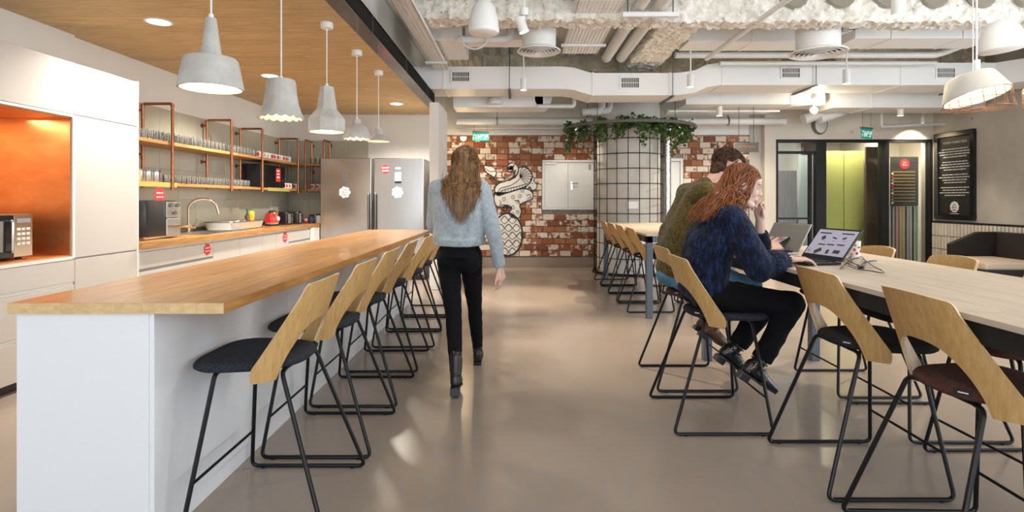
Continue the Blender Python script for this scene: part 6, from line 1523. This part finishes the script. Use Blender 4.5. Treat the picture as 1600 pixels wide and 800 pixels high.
mb.limb(shR + V(-.01, .02, -.01), shL + V(-.01, -.02, -.01), .095, .095); mb.limb(V(1.34, 4.065, 1.35), V(1.415, 4.065, 1.44), .115, .078); mb.limb(V(1.20, 4.07, .95), V(1.31, 4.07, 1.33), .15, .125)
for a, b, c in ((shR, elR, wrR), (shL, elL, wrL)): mb.limb(a, b, .088, .074); mb.limb(b, b.lerp(c, .5), .074, .060); mb.cyl(b.lerp(c, .45), b.lerp(c, .80), .058, .046, 20)
remesh(mb, 'sweater', 'knit_olive', .009, 5, pm_, folds(.009, 9))
MB().tube([V(1.432, 4.065, 1.452) + Rh @ V(.07 * math.cos(a), .073 * math.sin(a), .012 * math.cos(a)) for a in [i * PI / 10 for i in range(20)]], .013, 8, closed=True).build('collar', 'knit_olive', pm_, smooth=True)
mb = MB(); mb.sph((1.19, 4.07, .775), (.15, .185, .09), 20, 12)
for h, k, a in ((hipR, knR, anR), (hipL, knL, anL)): mb.limb(h, h.lerp(k, .5), .105, .095); mb.limb(h.lerp(k, .5), k, .095, .078); mb.limb(k, k.lerp(a, .4), .078, .066); mb.cyl(k.lerp(a, .35), k.lerp(a, .95), .067, .060, 20)
remesh(mb, 'jeans', 'denim', .009, 4, pm_, folds(.008, 11))
shoe(pm_, anR, (.84, .05, -.54), (.54, 0, .84), .26, .046, 'brown_leather', .02, False); shoe(pm_, anL, (.84, 0, -.54), (.54, 0, .84), .26, .046, 'brown_leather', .02, False)
f = MB(); wv = (wrR - elR).normalized(); u1 = wv.orthogonal().normalized(); u2 = wv.cross(u1); wc = elR.lerp(wrR, .93)
f = MB(); f.tube([wc + (u1 * math.cos(a) + u2 * math.sin(a)) * .036 for a in [i * PI / 10 for i in range(20)]], .006, 6, closed=True); br = f.build('bracelet', 'menu_line', pm_, smooth=True)
MB().sph(wc + V(.01, -.036, .004), (.014, .010, .012), 10, 6).build('bead', 'red_gloss', br, smooth=True)
rn = random.Random(5); q = lambda x, y, z: hc + Rh @ (Vector((x, y, z)) * hs)
mb = MB(); E = lambda c, r: mb.sph(q(*c), r, 18, 12, Rh)
E((-.022, 0, .046), (.108, .081, .092)); E((-.068, 0, -.002), (.060, .072, .080)); E((-.078, 0, -.045), (.040, .052, .045)); E((.040, 0, .090), (.058, .060, .042))
cap = remesh(mb, 'cap', 'hair_dark', .007, 3, None, folds(.003, 60))
paths = []
while len(paths) < 900:
    d = Vector((rn.gauss(0, 1), rn.gauss(0, 1), rn.gauss(0, 1))).normalized()
    if (d.x > .25 and d.z < .45) or d.z < -.45 or (abs(d.y) > .7 and d.z < .02 and d.x > -.35): continue
    root = q(-.022 + .107 * d.x, .081 * d.y, .046 + (.091 if d.z > 0 else .075) * d.z)
    o = (Rh @ Vector((d.x / .107, d.y / .081, d.z / .09))).normalized(); fl = Rh @ Vector((.5 if d.x > .3 else -.5, d.y * .3, -.8)); fl = (fl - o * fl.dot(o)).normalized()
    paths.append([root - o * .004, root + o * .007 + fl * .012, root + o * .007 + fl * .030])
join_hair(pm_, cap, lock_mesh(paths, .0030, 4), 'hair_dark')
t = T('phone', 'dark smartphone held in both hands of the man', 'phone', (1.925, 4.0, 1.03)); Rp = Matrix.Rotation(R(-28), 3, 'Y') @ Matrix.Rotation(R(8), 3, 'Z')
MB().cbox((0, 0, 0), (.145, .072, .009), Rp).build('body', 'black_plastic', t, bevel=.002); MB().cbox(Rp @ V(0, 0, .005), (.135, .066, .001), Rp).build('screen', 'screen_lit', t); MB().cbox(Rp @ V(.03, .0, .0058), (.04, .04, .0008), Rp).build('screen_print', 'stripe_coral', t)

# ---------------------------------------------------------------- woman walking away along the island
hc = Vector((-.378, 4.03, 1.605)); Rh = Matrix.Rotation(R(90), 3, 'Z') @ Matrix.Rotation(R(4), 3, 'Y'); hs = 1.02
shL, elL, wrL = V(-.585, 4.00, 1.425), V(-.622, 4.08, 1.15), V(-.57, 4.29, 1.03)
shR, elR, wrR = V(-.265, 3.98, 1.425), V(-.175, 3.93, 1.12), V(-.125, 3.97, .845)
hipL, knL, anL = V(-.505, 3.99, .93), V(-.455, 3.90, .50), V(-.42, 3.735, .155)
hipR, knR, anR = V(-.345, 4.01, .93), V(-.335, 4.27, .51), V(-.322, 4.44, .125)
mb = MB(); head_shapes(mb, hc, Rh, hs); mb.limb(hc + V(0, -.03, -.05), V(-.42, 3.985, 1.45), .048, .056)
mb.limb(V(-.43, 3.985, .96), V(-.425, 3.98, 1.12), .10, .085); mb.limb(V(-.425, 3.98, 1.12), V(-.43, 3.985, 1.32), .085, .085); mb.limb(shL, shR, .045, .045)
for a, b, c in ((shL, elL, wrL), (shR, elR, wrR)): mb.limb(a, b, .040, .034); mb.limb(b, c, .035, .024)
leg(mb, hipL, knL, anL, .064, .044, .031); leg(mb, hipR, knR, anR, .064, .044, .031)
mb.limb(anL, anL + V(0, -.01, -.05), .034, .028); mb.limb(anR, anR + V(0, -.01, -.05), .034, .028)
hand(mb, wrR, (.16, .12, -.97), (.85, -.5, .1), -1, [(18, 22, 18), (20, 26, 20), (24, 28, 20), (28, 30, 20)], (.8, .45, -.3), .97)
hand(mb, wrL, (.25, .95, .05), (-.6, .1, .75), 1, [(25, 30, 20), (28, 34, 22), (32, 36, 22), (36, 40, 22)], (.8, .45, -.3), .97)
pk = remesh(mb, 'person', 'skin_pale', .0055, 3); tag(pk, 'woman with long brown hair and pale blue sweater walking away past the island', 'person', 'people'); face_parts(pk, hc, Rh, hs, 'hair_brown')
mb = MB()
mb.cyl(V(-.425, 3.985, 1.005), V(-.425, 3.985, 1.06), .165, .17, 28)
for x in (-.075, .075): mb.limb(V(-.425 + x, 3.985, 1.10), V(-.428 + x, 3.985, 1.30), .118, .122); mb.cyl(V(-.425 + x, 3.985, 1.005), V(-.425 + x, 3.985, 1.12), .112, .118, 24); mb.limb(V(-.428 + x, 3.985, 1.30), V(-.428 + x * 1.2, 3.99, 1.41), .122, .082)
mb.limb(shL + V(.02, 0, -.01), shR + V(-.02, 0, -.01), .076, .076); mb.limb(V(-.42, 3.985, 1.41), V(-.41, 4.0, 1.475), .085, .064); mb.limb(V(-.425, 3.985, 1.1), V(-.428, 3.985, 1.36), .12, .11)
for a, b, c in ((shL, elL, wrL), (shR, elR, wrR)): mb.limb(a, b, .070, .058); mb.limb(b, b.lerp(c, .6), .058, .050); mb.cyl(b.lerp(c, .55), b.lerp(c, .97), .050, .042, 20)
sw = remesh(mb, 'sweater', 'knit_grey', .009, 4, pk, folds(.009, 9))
mb = MB(); mb.sph((-.425, 4.0, .935), (.168, .125, .12), 22, 14); mb.cyl(V(-.425, 3.99, .93), V(-.425, 3.985, 1.03), .155, .135, 24)
for x in (-.075, .075): mb.sph((-.425 + x, 3.95, .90), (.085, .09, .095), 16, 10)
for h, k, a in ((hipL, knL, anL), (hipR, knR, anR)): mb.limb(h, h.lerp(k, .5), .088, .076); mb.limb(h.lerp(k, .5), k, .076, .058); mb.limb(k, k.lerp(a, .3), .058, .058); mb.limb(k.lerp(a, .3), k.lerp(a, .98), .058, .041)
remesh(mb, 'trousers', 'black_cloth', .008, 4, pk, folds(.004, 14))
shoe(pk, anL, (0, 1, -.10), (0, .10, 1), .25, .042, 'black_leather', .042, False, .14); shoe(pk, anR, (0, 1, .22), (0, -.22, 1), .25, .042, 'black_leather', .042, False, .14)
rn = random.Random(21); q = lambda x, y, z: hc + Rh @ (Vector((x, y, z)) * hs)
mb = MB(); E = lambda c, r: mb.sph(q(*c), r, 18, 12, Rh)
E((-.022, 0, .040), (.108, .090, .095)); E((-.045, 0, -.03), (.070, .088, .10)); mb.limb(q(-.05, 0, -.06), V(-.40, 3.93, 1.42), .075, .060)
cap = remesh(mb, 'cap', 'hair_brown', .010, 3, None, folds(.010, 25))
paths = []
for i in range(950):
    el = R(rn.uniform(40, 200)); y = rn.uniform(-1, 1); root = q(-.022 + .104 * math.cos(el), .088 * y * (.45 + .55 * abs(math.sin(el * .5))), .042 + .092 * math.sin(el) * math.sqrt(max(.05, 1 - y * y * .7)))
    y2 = max(-1.15, min(1.15, y + rn.gauss(0, .18)))
    mid = q(-.108 + rn.uniform(-.012, .03) + .04 * abs(y), y * .102, -.03 + rn.uniform(-.04, .03)); x = -.405 - y2 * .112
    zb = 1.15 + .26 * rn.random() ** 1.4 + .13 * abs(y2 + .1); e0 = V(-.395 - y2 * .105 + rn.gauss(0, .008), 3.868 + .03 * abs(y2) - rn.uniform(0, .02), 1.435 + rn.uniform(-.02, .02)); e1 = V(x + rn.gauss(0, .012), 3.845 + .035 * abs(y2) - rn.uniform(0, .02), (1.44 + zb) / 2); e2 = V(x + y2 * .022 + rn.gauss(0, .018), 3.84 + .035 * abs(y2) - rn.uniform(0, .02), zb)
    paths.append([root, mid, e0, e1, e2])
join_hair(pk, cap, lock_mesh(paths, .0040, 4, 1, .005), 'hair_brown')
